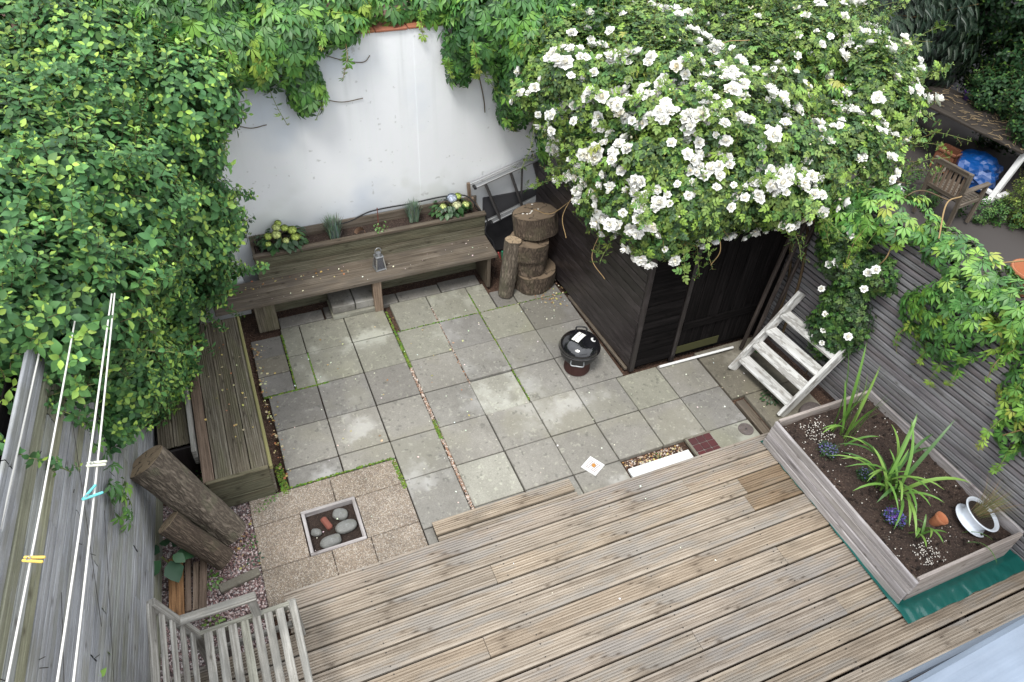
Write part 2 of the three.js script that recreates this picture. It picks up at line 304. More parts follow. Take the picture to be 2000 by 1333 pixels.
// three aggregate panels round a square pocket (x -1.33..-0.89, z 2.28..2.72)
const aggr = struct(group('gravel_paving'));
function ag(x0, x1, z0, z1, i) { const c = cbox(x1 - x0 - .006, .05, z1 - z0 - .006, .003); obj('aggregate_slab', c, M.agg[i % 3], aggr, [(x0 + x1) / 2, -.027, (z0 + z1) / 2]); }
ag(-1.7, -1.04, 2.025, 2.295, 0); ag(-1.04, -.46, 2.025, 2.295, 1); ag(-1.7, -1.335, 2.295, 2.705, 2); ag(-.885, -.46, 2.295, 2.705, 0);
ag(-1.7, -1.17, 2.705, 3.1, 1); ag(-1.17, -.86, 2.705, 3.1, 2); ag(-.86, -.46, 2.705, 3.1, 0);
{ // pink gravel by the fence
  const g = new THREE.PlaneGeometry(.8, 1.6, 40, 60); g.rotateX(-Math.PI / 2); const p = g.attributes.position, uv = g.attributes.uv;
  for (let i = 0; i < p.count; i++) { p.setY(i, .012 * PN.noise(p.getX(i) * 9, p.getZ(i) * 9, 3) + .01 * PN.noise(p.getX(i) * 30, p.getZ(i) * 30, 1)); uv.setXY(i, p.getX(i), p.getZ(i)); }
  g.computeVertexNormals(); struct(obj('gravel_bed', g, M.pink, scene, [-2.1, -.022, 2.62]));
}
// stone pocket
{
  const t = thing('stone_pocket', 'square timber edged pocket holding grey cobbles in the gravel paving', 'stone pocket', [-1.11, 0, 2.5]);
  for (const [x, z, w, d] of [[0, -.2, .44, .028], [0, .2, .44, .028], [-.206, 0, .028, .372], [.206, 0, .028, .372]]) obj('edging', cbox(w, .09, d, .003), M.planterR[0], t, [x, -.036, z]);
  const g = new THREE.PlaneGeometry(.4, .38); g.rotateX(-Math.PI / 2); obj('soil', g, M.soil, t, [0, -.046, 0]);
  const cob = (x, z, a, b, h, ry, lab, mat, nm = 'cobble') => {
    const s = new THREE.SphereGeometry(1, 20, 14), p = s.attributes.position; for (let i = 0; i < p.count; i++) { const v = V(p.getX(i), p.getY(i), p.getZ(i)); const k = 1 + .12 * PN.noise(v.x * 1.3 + x * 20, v.y * 1.3, v.z * 1.3 + z * 20); p.setXYZ(i, Math.sign(v.x) * Math.pow(Math.abs(v.x), .85) * a * k, v.y * h * k, Math.sign(v.z) * Math.pow(Math.abs(v.z), .85) * b * k); } s.computeVertexNormals();
    tag(obj(nm, s, mat, scene, [-1.11 + x, -.046 + h * .75, 2.5 + z], [rr(-.06, .06), ry, rr(-.06, .06)]), lab, nm === 'cobble' ? 'stone' : 'brick');
  };
  cob(.075, -.1, .062, .052, .034, -.5, 'pale rounded cobble near the back edge of the square pocket', M.stone);
  cob(.09, .035, .09, .055, .04, .1, 'largest flat grey cobble at the right of the square pocket', M.stone);
  cob(-.05, .125, .088, .05, .042, .12, 'long grey cobble at the front of the square pocket', M.stone);
  cob(-.14, .0, .045, .032, .03, -.6, 'small grey cobble at the left of the square pocket', M.stone);
  const br = cbox(.05, .05, .12, .012); tag(obj('brick_fragment', br, sm([.2, .07, .05], .95), scene, [-1.11 - .045, -.025, 2.5 - .055], [.1, .35, .1]), 'broken piece of red brick among the grey cobbles', 'brick');
}

// ------------------------------------------------------------------ deck
const deck = struct(group('deck'));
{
  const T = .12, bp = .1655, W = .1505;
  const split = { 1: [1.7], 2: [2.15, -.1], 3: [2.1], 5: [-.35], 6: [2.05], 8: [1.05], 9: [2.2], 11: [.3], 13: [1.4] };
  const brown = { '2_last': 1, '4_last': 1, '3_last': 1, '6_last': 1 };
  for (let i = 0; i < 19; i++) {
    const z = 3.013 + bp * i + W / 2, x0 = i < 2 ? -1.575 : -2.36, x1 = 3.8; const cuts = [x0, ...(split[i] || []).sort((a, b) => a - b), x1];
    for (let k = 0; k + 1 < cuts.length; k++) { const L = cuts[k + 1] - cuts[k] - .003, br = k === cuts.length - 2 && k > 0 && (i === 2 || i === 3); obj('deck_board', ribbed(L, W, .03, 7), br ? M.deck[5] : pick(M.deck.slice(0, 5)), deck, [(cuts[k] + cuts[k + 1]) / 2, T + rr(-.002, .002), z + rr(-.002, .002)], [rr(-.006, .006), rr(-.0007, .0007), 0]); }
  }
  { const sc = []; for (let i = 0; i < 19; i++) for (const x of [-2, -1, 0, 1, 2, 3]) for (const d of [-.05, .05]) { if (i < 2 && x < -1.5) continue; const g = new THREE.CylinderGeometry(.0045, .0045, .004, 8); sc.push(g.translate(x + rr(-.006, .006), T + .0005, 3.013 + bp * i + W / 2 + d + rr(-.004, .004))); } const o = obj('screws', sc, M.wire, deck); o.userData.kind = 'stuff'; }
  obj('fascia', cbox(5.36, .085, .02, .002), M.deck[3], deck, [1.12, .045, 3.026]);
  for (const x of [-2, -1, 0, 1, 2, 3]) obj('joist', cbox(.05, .08, 3.1, .002), M.darkPole[0], deck, [x, .047, 4.6]);
  for (const [z, i] of [[2.795 + W / 2 - .018, 0], [2.795 + W * 1.5 - .01, 1]]) obj('deck_board', ribbed(1.215, i ? W : W - .03, .03, i ? 7 : 6), M.deck[i * 2 ? 0 : 2], deck, [.225, .062, z + (i ? 0 : 0)]);
  obj('fascia', cbox(1.2, .03, .02, .002), M.deck[3], deck, [.225, .014, 2.81]);
}

// ------------------------------------------------------------------ left fence, right fence
function frameDir(dx) { return Math.atan2(-1, dx); }
{
  const z0 = -.4, z1 = 5.4, zc = (z0 + z1) / 2, xc = -2.40 - .08 * (zc - 2.6), L = (z1 - z0) * 1.003;
  const t = thing('slatted_fence', 'tall grey weathered timber fence along the left beside the clothes lines', 'fence', [xc, 0, zc], frameDir(-.08));
  let y = .03, i = 0; const n = 25;
  while (i < n) {
    const h = .082, gap = i === n - 2 ? .03 : i === n - 4 ? .024 : .0145, hh = h;
    const o = [[-.008, 0], [.008, 0], [.008, hh], [-.006, hh], [-.009, hh - .004], [-.009, hh * .56], [-.004, hh * .53], [-.004, hh * .47], [-.010, hh * .44], [-.011, .004]];
    o.reverse();
    const half = L / 2, cut = rr(-.6, 1.2), mt = i === n - 3 || i === n - 5 ? pick(M.fenceGreen) : i < 2 ? M.fenceGreen[1] : pick(M.fenceL);
    for (const [a, b] of [[-half, cut], [cut, half]]) { const m = obj('slat', prism(o.slice().reverse(), b - a - .004), a < -1 && i > 14 && i % 4 === 1 ? pick(M.fenceGreen) : mt, t, [(a + b) / 2, y, rr(-.003, .003)], [rr(-.02, .02), 0, rr(-.0015, .0015)]); }
    y += h + gap; i++;
  }
  for (const x of [-2.4, -1.2, 0, 1.2, 2.4]) obj('post', cbox(.08, 2.42, .07, .004), M.fenceGreen[0], t, [x, 1.21, .055]);
  obj('added_dark_backing', cbox(L - .1, 2.36, .008, .001), M.shedFront[0], t, [0, 1.2, .105]);  // near-black board added behind the slats so the gaps look dark
  // wires and staples
  const w = []; for (const [a, b] of [[[.0, 1.95, -.022], [1.0, 1.2, -.024]], [[1.1, 1.75, -.022], [2.3, 1.3, -.024]], [[.3, 1.3, -.024], [1.6, .8, -.024]]]) w.push(rod(a, b, .0016, 5));
  obj('wire', w, M.wire, t);
  const s = []; for (let k = 0; k < 26; k++) { const x = rr(-.6, 2.6), yy = rr(.8, 2.3); s.push(rod([x, yy, -.02], [x + rr(-.03, .03), yy + rr(-.05, .05), -.04], .002, 4)); } s.forEach(g => obj('staple', g, M.wire, t));
}
{
  const z0 = -1, z1 = 5.7, zc = (z0 + z1) / 2, xc = 3.635 + .08 * (zc - 2.4), L = (z1 - z0) * 1.003;
  const t = thing('slatted_fence', 'grey fence of thin horizontal battens on the right behind the raised planter', 'fence', [xc, 0, zc], frameDir(.08));
  for (let i = 0; i < 33; i++) for (const [a, b] of [[-L / 2, .1 + (i % 2) * .02], [.1 + (i % 2) * .02, L / 2]]) obj('slat', cbox(b - a - .003, .0415, .02, .003), pick(M.fenceR), t, [(a + b) / 2, .055 + i * .0565, rr(-.0015, .0015)], [rr(-.03, .03), 0, rr(-.0006, .0006)]);
  for (const x of [-2.7, -.9, .9, 2.7]) obj('post', cbox(.08, 1.92, .08, .004), M.fenceR[1], t, [x, .96, -.055]);
  obj('added_dark_backing', cbox(L - .1, 1.84, .008, .001), M.shedFront[0], t, [0, .95, -.105]);  // added black backing that darkens the gaps between the battens
}

// ------------------------------------------------------------------ white wall
{
  const t = thing('garden_wall', 'white rendered garden wall with orange tile coping behind the long planter', 'wall', [0, 0, -.56]);
  for (const [x0, x1, dz] of [[-1.85, .62, 0], [.62, 3.35, .005]]) { const g = new THREE.BoxGeometry(x1 - x0, 2.64, .22); const p = g.attributes.position, uv = g.attributes.uv; for (let i = 0; i < p.count; i++) uv.setXY(i, p.getX(i) + (x0 + x1) / 2 + 6, p.getY(i) + 1.32); obj('render', g, M.plaster, t, [(x0 + x1) / 2, 1.32, -.11 + dz]); }
  const g2 = new THREE.BoxGeometry(.9, 2.6, .5); { const p = g2.attributes.position, uv = g2.attributes.uv; for (let i = 0; i < p.count; i++) uv.setXY(i, p.getX(i) + p.getZ(i) + .2, p.getY(i) + 1.32); }
  obj('pier', g2, M.plaster, t, [-1.78, 1.3, -.02]);
  for (let i = 0; i < 17; i++) { const c = cbox(.296, .022, .26, .005); obj('coping_tile', c, sm([.34 + rr(-.05, .05), .12 + rr(-.02, .02), .065], .85), t, [-1.7 + i * .302, 2.66 + rr(-.003, .003), -.107], [rr(.0, .03), rr(-.01, .01), rr(-.01, .01)]); }
}
// ------------------------------------------------------------------ long planter behind the bench, and the benches
{
  const t = thing('long_planter', 'long raised planter of greenish ribbed boards below the white wall', 'planter', [0.03, 0, -.41]);
  for (const [y, h, m] of [[.07, .14, 1], [.215, .14, 0], [.36, .14, 2], [.5, .135, 0]]) {
    const b = ribbed(2.42, h, .03, 7, .003); b.rotateX(Math.PI / 2); obj('side_board', b, M.planterGreen[m], t, [0, y, .145]);
  }
  const b = ribbed(2.42, .135, .03, 7, .003); b.rotateX(Math.PI / 2); obj('side_board', b, M.planterGreen[1], t, [0, .64, .149]);
  obj('capping', cbox(2.44, .03, .062, .004), M.bench[1], t, [0, .722, .128]);
  obj('back_board', cbox(2.42, .3, .022, .003), M.bench[0], t, [0, .64, -.128]);
  for (const s of [-1, 1]) { for (const [y, h] of [[.07, .13], [.21, .13], [.35, .13], [.49, .13], [.635, .14]]) obj('end_board', cbox(.024, h, .25, .003), M.bench[1], t, [s * 1.199, y, .002]); }
  obj('corner_post', cbox(.05, .76, .05, .003), M.brownBoard[0], t, [1.14, .42, -.09]);
  const g = new THREE.PlaneGeometry(2.36, .24, 60, 8); g.rotateX(-Math.PI / 2); const p = g.attributes.position, uv = g.attributes.uv; for (let i = 0; i < p.count; i++) { p.setY(i, .015 * PN.noise(p.getX(i) * 8, 0, p.getZ(i) * 8)); uv.setXY(i, p.getX(i), p.getZ(i)); } g.computeVertexNormals(); obj('soil', g, M.soil, t, [0, .685, .005]);
}
{
  const t = thing('plank_bench', 'long brown plank bench in front of the raised planter below the white wall', 'bench', [-.2, 0, -.09]);
  obj('seat_plank', cbox(2.9, .045, .21, .006), M.bench[0], t, [0, .42, -.085]); obj('seat_plank', cbox(2.9, .045, .175, .006), M.bench[0], t, [0, .421, .1115], [.01, 0, 0]);
  obj('leg', cbox(.09, .4, .09, .005), M.brownBoard[0], t, [.125, .198, .13]);
  const e = cbox(.04, .4, .36, .004); obj('end_panel', e, M.bench[1], t, [1.36, .198, .0]);
  const f = ribbed(.38, .2, .03, 7, .004); f.rotateX(Math.PI / 2); f.rotateZ(Math.PI / 2); obj('ribbed_leg', f, M.ribGreen[1], t, [-1.0, .198, .11]);
  obj('back_rail', cbox(2.8, .12, .03, .004), M.bench[1], t, [0, .33, -.15]);
}
{
  const t = thing('plank_bench', 'low box bench with mossy ribbed boards along the left side of the patio', 'bench', [-1.72, 0, 1.08]);
  const L = 1.9, H = .372;
  for (const [x, w, i] of [[.178, .125, 0], [.043, .132, 1], [-.092, .128, 0]]) { const b = ribbed(L, w, .03, 7); b.rotateY(Math.PI / 2); obj('seat_board', b, M.ribGreen[i], t, [x, H, 0]); }
  obj('seat_board', cbox(.085, .03, L, .004), M.brownBoard[1], t, [-.205, H - .014, 0]);
  for (const [y, h] of [[.06, .115], [.18, .115], [.3, .115]]) { obj('end_board', cbox(.46, h, .025, .004), M.planterGreen[1], t, [0.01, y, .945]); obj('side_board', cbox(.022, h, L - .02, .004), M.ribGreen[0], t, [.248, y, 0]); }
  obj('end_cap', cbox(.47, .022, .03, .004), M.planterGreen[2], t, [.005, H - .005, .957]);
  obj('edge_board', cbox(.026, .05, L + .03, .006), sm([.23, .215, .09], .9), t, [.262, H - .016, 0], [0, 0, 0]);
  obj('back_rail', cbox(.035, .16, L * .9, .004), M.seat[1], t, [-.275, H - .02, -.2]);
  for (const x of [-.36, -.48]) { const b = ribbed(L * .8, .115, .03, 6); b.rotateY(Math.PI / 2); obj('shelf_board', b, M.ribGreen[1], t, [x, H + .01, -.25]); }
  obj('shelf_end', cbox(.24, .36, .024, .004), M.shed[1], t, [-.42, .18, .52]);  // near-black wood carries the shadow on this end face
}
// concrete blocks below the bench
for (const [x, lab] of [[-.435, 'grey concrete block under the plank bench, left of the pair'], [-.19, 'grey concrete block under the plank bench, beside its centre leg']]) tag(obj('concrete_block', cbox(.235, .09, .26, .006), M.slab.d[0], scene, [x, .1, -.09], [0, rr(-.03, .03), 0]), lab, 'block');
tag(obj('concrete_slab', cbox(.5, .05, .3, .006), M.slab.b[1], scene, [-.315, .026, -.08]), 'pale slab lying under two grey blocks below the bench', 'slab');

// ------------------------------------------------------------------ shed
{
  const t = thing('garden_shed', 'black weatherboarded garden shed half hidden beneath the flowering rose', 'shed', [0, 0, 0]);
  // left wall: overlapping boards
  const nb = 21, bh = .096, zb = -.35, zf = 1.785, L = Math.hypot(zf - zb, .1), ang = Math.atan2(-(zf - zb), .1);
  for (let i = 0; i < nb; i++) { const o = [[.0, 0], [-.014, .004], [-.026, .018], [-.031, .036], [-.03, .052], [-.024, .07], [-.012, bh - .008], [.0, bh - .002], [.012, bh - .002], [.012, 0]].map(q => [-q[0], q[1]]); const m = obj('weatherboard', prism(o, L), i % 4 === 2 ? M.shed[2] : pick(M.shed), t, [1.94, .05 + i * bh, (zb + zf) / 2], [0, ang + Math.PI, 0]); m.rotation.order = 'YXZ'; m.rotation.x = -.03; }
  obj('wall_panel', cbox(.02, 2.05, L, .002), M.shedFront[0], t, [1.972, 1.03, (zb + zf) / 2], [0, .047, 0]);
  // front wall
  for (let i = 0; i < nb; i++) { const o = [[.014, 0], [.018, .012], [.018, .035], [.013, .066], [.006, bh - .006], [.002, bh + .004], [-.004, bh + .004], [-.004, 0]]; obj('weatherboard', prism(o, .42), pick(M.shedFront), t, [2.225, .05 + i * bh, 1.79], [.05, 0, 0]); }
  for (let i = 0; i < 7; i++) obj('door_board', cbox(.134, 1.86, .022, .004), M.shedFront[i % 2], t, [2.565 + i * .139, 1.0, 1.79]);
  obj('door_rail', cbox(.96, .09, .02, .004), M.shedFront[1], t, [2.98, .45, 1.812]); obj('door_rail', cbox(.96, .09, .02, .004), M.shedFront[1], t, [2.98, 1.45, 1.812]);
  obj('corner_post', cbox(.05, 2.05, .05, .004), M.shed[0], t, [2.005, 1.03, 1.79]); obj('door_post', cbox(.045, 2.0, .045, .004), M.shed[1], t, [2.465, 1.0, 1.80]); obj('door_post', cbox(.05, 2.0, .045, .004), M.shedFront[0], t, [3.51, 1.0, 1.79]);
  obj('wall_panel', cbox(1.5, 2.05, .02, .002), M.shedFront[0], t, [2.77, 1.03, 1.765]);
  obj('wall_panel', cbox(.02, 2.05, 2.1, .002), M.shedFront[0], t, [3.53, 1.03, .72]);
  obj('moss_strip', cbox(.5, .1, .006, .002), sm([.045, .045, .012], 1), t, [2.75, .13, 1.805]);
  obj('roof', cbox(1.85, .04, 2.4, .006), M.felt, t, [2.75, 2.08, .72], [.03, 0, .02]);
  obj('gutter_board', cbox(.025, .1, L, .004), M.shed[0], t, [1.93, 2.02, (zb + zf) / 2], [0, .047, 0]);
}
tag(obj('white_pipe', rod([2.29, .025, 1.865], [3.16, .03, 1.885], .014, 10), M.whitePaint), 'thin white pipe lying along the foot of the black shed', 'pipe');
beam(scene, 'timber_batten', [1.925, .02, .55], [1.965, .02, 1.77], .03, .03, M.bench[0]); tag(scene.children.at(-1), 'narrow timber batten on the paving along the shed side', 'batten');
for (const [a, b, lab] of [[[3.24, .02, 1.92], [3.42, 1.72, 1.9], 'dark timber pole leaning by the shed, nearest the shed door'], [[3.33, .02, 1.95], [3.5, 1.75, 1.93], 'dark timber pole leaning in the corner, middle of three'], [[3.42, .02, 1.98], [3.57, 1.7, 1.97], 'dark timber pole leaning in the corner, nearest the batten fence']]) { beam(scene, numbered('timber_pole'), a, b, .035, .03, M.darkPole[0]); tag(scene.children.at(-1), lab, 'pole'); }

// ------------------------------------------------------------------ logs
function logThing(name, label, len, r1, r2, p, quat, o = {}) {
  const t = thing(name, label, 'log', p, 0, o.group); if (quat) t.quaternion.copy(quat);
  const g = new THREE.CylinderGeometry(r2, r1, len, 48, 20, true), q = g.attributes.position, uv = g.attributes.uv, sd = R() * 50;
  for (let i = 0; i < q.count; i++) { const x = q.getX(i), y = q.getY(i), z = q.getZ(i), a = Math.atan2(z, x); const k = 1 + .14 * PN.noise(Math.cos(a) * 1.5 + sd, y * 3, Math.sin(a) * 1.5) + .035 * Math.abs(PN.noise(Math.cos(a) * 9 + sd, y * 7, Math.sin(a) * 9)) + (o.bump ? o.bump(a, y) : 0); q.setX(i, x * k); q.setZ(i, z * k); uv.setXY(i, uv.getX(i) * Math.max(1, Math.round(r1 * 6.28 / .9)), y / .8); }
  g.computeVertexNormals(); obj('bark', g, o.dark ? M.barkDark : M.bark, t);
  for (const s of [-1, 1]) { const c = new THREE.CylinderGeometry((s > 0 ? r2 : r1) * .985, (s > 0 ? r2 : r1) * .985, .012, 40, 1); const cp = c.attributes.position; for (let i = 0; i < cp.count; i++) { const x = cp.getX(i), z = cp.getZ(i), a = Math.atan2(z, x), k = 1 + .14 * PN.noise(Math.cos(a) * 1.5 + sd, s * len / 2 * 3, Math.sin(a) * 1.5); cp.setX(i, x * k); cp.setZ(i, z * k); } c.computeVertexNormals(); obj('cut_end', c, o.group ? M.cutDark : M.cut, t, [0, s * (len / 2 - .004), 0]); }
  return t;
}
const alongQ = (a, b) => new THREE.Quaternion().setFromUnitVectors(V(0, 1, 0), V(...b).sub(V(...a)).normalize());
function logBetween(name, label, a, b, r1, r2, o) { const A = V(...a), B = V(...b); return logThing(name, label, A.distanceTo(B), r1, r2, A.clone().add(B).multiplyScalar(.5).toArray(), alongQ(a, b), o); }
logBetween('leaning_log', 'thick barky log leaning against the left fence, the larger and upper one', [-1.84, .1, 2.36], [-2.25, .86, 2.09], .12, .14);
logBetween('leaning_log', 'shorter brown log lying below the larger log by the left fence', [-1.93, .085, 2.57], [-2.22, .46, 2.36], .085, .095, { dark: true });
const LC = [1.63, .14];
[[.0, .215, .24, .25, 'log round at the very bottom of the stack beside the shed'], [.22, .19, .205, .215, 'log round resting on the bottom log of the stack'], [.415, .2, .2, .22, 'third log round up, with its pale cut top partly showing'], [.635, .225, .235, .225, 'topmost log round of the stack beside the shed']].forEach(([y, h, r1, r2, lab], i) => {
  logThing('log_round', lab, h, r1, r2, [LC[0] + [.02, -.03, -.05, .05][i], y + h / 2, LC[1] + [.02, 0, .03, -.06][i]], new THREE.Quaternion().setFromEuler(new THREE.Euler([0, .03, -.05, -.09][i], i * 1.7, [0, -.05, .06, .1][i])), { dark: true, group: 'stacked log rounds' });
});
logBetween('standing_log', 'knotty narrow log standing upright between the plank bench and the log stack', [1.29, 0, .27], [1.38, .66, .2], .085, .088, { bump: (a, y) => .35 * Math.exp(-((a - 2.2) ** 2) * 3 - ((y + .12) ** 2) * 220) });
{ const g = []; for (let i = 0; i < 16; i++) { const a = rr(0, 6.28), r = rr(.02, .17), s = new THREE.SphereGeometry(1, 8, 6); g.push(xf(s, [LC[0] + .03 + r * Math.cos(a), .862, LC[1] - .06 + r * Math.sin(a)], [0, R() * 3, 0], [rr(.008, .02), .004, rr(.006, .014)])); } tag(obj('fallen_petals_on_log', g, sm([.75, .72, .66], .8)), 'white petals scattered on the topmost log round', 'petals', null, 'stuff'); }

// ------------------------------------------------------------------ ladder, tool, hose
{
  const t = thing('step_ladder', 'aluminium step ladder lying on its side against the white wall', 'ladder', [0, 0, 0]);
  const a0 = [1.19, .95, -.46], a1 = [2.08, 1.20, -.47], b0 = [1.37, .50, -.40], b1 = [2.19, .76, -.42];
  beam(t, 'rail', a0, a1, .06, .018, M.alu, .002); beam(t, 'rail', b0, b1, .06, .018, M.alu, .002);
  beam(t, 'back_rail', [1.12, .965, -.50], [2.05, 1.23, -.51], .03, .014, M.alu, .002); beam(t, 'back_rail', [1.31, .47, -.47], [2.1, .72, -.48], .03, .014, M.alu, .002);
  const lp = (p, q, k) => p.map((v, i) => v + (q[i] - v) * k);
  for (const k of [.13, .46, .79]) beam(t, 'tread', lp(a0, a1, k), lp(b0, b1, k), .075, .022, M.aluDark, .002);
  beam(t, 'brace', lp(a0, a1, .62), [1.73, .78, -.42], .02, .014, M.aluDark, .002);
  obj('end_cap', cbox(.03, .03, .07, .005), M.blackMatt, t, b0); obj('end_cap', cbox(.03, .03, .07, .005), M.blackMatt, t, a0);
}
{
  const t = thing('pruning_tool', 'small tool with green handle wedged beside the right end of the bench', 'tool', [1.29, .36, .14]);
  obj('handle', xf(new THREE.CapsuleGeometry(.013, .1, 4, 10), [0, .08, 0], [.1, 0, .1]), sm([.005, .16, .08], .4), t);
  obj('handle', xf(new THREE.CapsuleGeometry(.01, .09, 4, 10), [-.035, .085, .0], [.1, 0, .35]), sm([.25, .04, .035], .5), t);
  obj('blade', cbox(.012, .14, .03, .004), M.greyMetal, t, [0.005, -.05, 0], [0, 0, -.1]);
}
tag(obj('hose', tube([[-1.15, .74, -.5], [-.7, .77, -.535], [-.2, .76, -.53], [.05, .83, -.535], [.5, .84, -.535], [.9, .86, -.52], [1.1, .86, -.45], [1.2, .74, -.36], [1.28, .62, -.3], [1.24, .5, -.25], [1.32, .36, -.2], [1.3, .2, -.1]], .008, 90, 7), M.cable), 'thin black cable running along the wall behind the long planter', 'cable');
tag(obj('dark_area_sheet', cbox(.72, .74, .02, .004), sm([.045, .045, .05], .8), scene, [1.68, .37, -.535], [-.02, 0, 0]), 'dark grey sheet modelled for the dark area low on the wall behind the log stack', 'sheet');  // thin sheet giving the lower wall its dark grey area
tag(obj('wooden_stake', cbox(.035, .42, .03, .004), M.brownBoard[0], scene, [1.15, .78, -.5], [0, 0, .08]), 'short brown stake at the right end of the long planter beside the ladder', 'stake');

// ------------------------------------------------------------------ lantern
{
  const t = thing('lantern', 'tapered grey metal lantern with a ring handle standing on the plank bench', 'lantern', [.0, .443, -.07], .12);
  const w0 = .05, w1 = .034, h = .15;
  obj('base', cbox(.115, .014, .115, .003), M.greyMetal, t, [0, .008, 0]);
  for (const [x, z] of [[-1, -1], [1, -1], [1, 1], [-1, 1]]) beam(t, 'frame_bar', [x * w0, .014, z * w0], [x * w1, h, z * w1], .012, .012, M.seat[0], .002);
  obj('top_plate', cbox(.085, .014, .085, .003), M.greyMetal, t, [0, h + .006, 0]);
  const gm = new THREE.MeshPhysicalMaterial({ color: new THREE.Color().setRGB(.35, .36, .4), transmission: .75, roughness: .15, thickness: 0 });
  for (let k = 0; k < 4; k++) { const a = k * Math.PI / 2, c = cbox(.07, h - .02, .003, .001); obj('pane', c, gm, t, [Math.sin(a) * .04, h / 2 + .008, Math.cos(a) * .04], [0, a, 0]); }
  obj('candle', new THREE.CylinderGeometry(.026, .026, .07, 18), sm([.05, .045, .05], .7), t, [0, .05, 0]);
  obj('chimney', new THREE.CylinderGeometry(.026, .036, .035, 20), M.greyMetal, t, [0, h + .03, 0]);
  obj('ring_handle', new THREE.TorusGeometry(.033, .005, 8, 26), M.greyMetal, t, [0, h + .068, 0]);
}

// ------------------------------------------------------------------ kettle barbecue
{
  const t = thing('kettle_barbecue', 'small round black kettle barbecue standing on the patio by the shed', 'barbecue', [1.515, 0, 1.575]);
  const cut = [[.03, .15], [.1, .152], [.15, .175], [.178, .215], [.188, .26], [.19, .3], [.196, .303]].map(p => new THREE.Vector2(...p));
  obj('bowl', new THREE.LatheGeometry(cut, 48), M.blackMatt, t);
  const lid = [[.2, .297], [.203, .305], [.198, .312]]; for (let i = 0; i <= 14; i++) { const a = i / 14 * Math.PI / 2; lid.push([.197 * Math.cos(a) + .0005, .312 + .112 * Math.sin(a)]); }
  obj('lid', new THREE.LatheGeometry(lid.map(p => new THREE.Vector2(...p)), 56), M.blackGloss, t);
  obj('rim', xf(new THREE.TorusGeometry(.199, .006, 8, 56), [0, .3, 0], [Math.PI / 2, 0, 0]), M.aluDark, t);
  const hd = tube([[-.05, .40, -.1], [-.048, .45, -.102], [0, .462, -.102], [.048, .45, -.102], [.05, .40, -.1]], .008, 24, 8); hd.rotateY(-.5); obj('lid_handle', hd, M.blackMatt, t);
  const sh = tube([[-.06, .27, .185], [-.058, .262, .235], [0, .26, .24], [.058, .262, .235], [.06, .27, .185]], .007, 24, 8); sh.rotateY(-.55); obj('side_handle', sh, M.greyMetal, t);
  const vent = new THREE.CylinderGeometry(.026, .028, .008, 24); obj('vent', vent, M.whitePaint, t, [.105, .397, .055], [.2, 0, -.42]);
  for (const [dx, w] of [[-.022, .03], [.02, .042]]) { // two pale curved strips just above the lid surface
    const pos = [], idx = []; const n = 8; for (let i = 0; i <= n; i++) for (const s of [-1, 1]) { const a = -.5, lx = (i / n - .5) * .13, lz = dx + s * w / 2, x = lx * Math.cos(a) - lz * Math.sin(a) - .02, z = -(-lx * Math.sin(a) - lz * Math.cos(a)) - .01; const X = x, Z = z; const k = clamp(1 - (X * X + Z * Z) / (.197 * .197)); pos.push(X, .3145 + .112 * Math.sqrt(k), Z); }
    for (let i = 0; i < n; i++) { const a = i * 2; idx.push(a, a + 1, a + 2, a + 1, a + 3, a + 2); } const g = new THREE.BufferGeometry(); g.setAttribute('position', new THREE.Float32BufferAttribute(pos, 3)); g.setIndex(idx); g.computeVertexNormals(); obj('white_strip', g, new THREE.MeshStandardMaterial({ color: 0xf2efe8, roughness: .6, side: THREE.DoubleSide }), t);
  }
  const st = []; for (let i = 0; i < 10; i++) st.push([.12 + (i % 2 ? .005 : -.005) - i * .001 + .006, .005 + i * .017]); obj('stand', new THREE.LatheGeometry([[.0, .004], ...st, [.1, .165]].map(p => new THREE.Vector2(...p)), 28), M.terraDark, t);
}

// ------------------------------------------------------------------ white wooden steps
{
  const t = thing('wooden_steps', 'white painted wooden steps with four treads leaning on the batten fence', 'steps', [0, 0, 0]);
  const S = [[2.985, .0, 2.125], [3.545, .83, 2.125]], S2 = [[3.055, .0, 2.815], [3.60, .81, 2.815]];
  for (const [a, b] of [S, S2]) { const m = beam(t, 'stringer', a, b, .034, .11, M.white[0], .004); }
  for (let i = 0; i < 4; i++) { const k = [.14, .34, .53, .735][i], p = S[0].map((v, j) => v + (S[1][j] - v) * k), q = S2[0].map((v, j) => v + (S2[1][j] - v) * k), m = p.map((v, j) => (v + q[j]) / 2); obj('tread', cbox(.135, .032, .655, .007), M.white[i === 0 || i === 3 ? 1 : 0], t, [m[0] + .01, m[1] + .02, m[2]], [0, .095, 0]); }
}
tag(obj('flat_stone', xf(new THREE.DodecahedronGeometry(.14, 2), [0, 0, 0], [0, 0, 0], [1, .35, .75]), M.stonePurple, scene, [3.34, .03, 2.9], [0, .4, 0]), 'purplish flat stone between the white steps and the planter', 'stone');

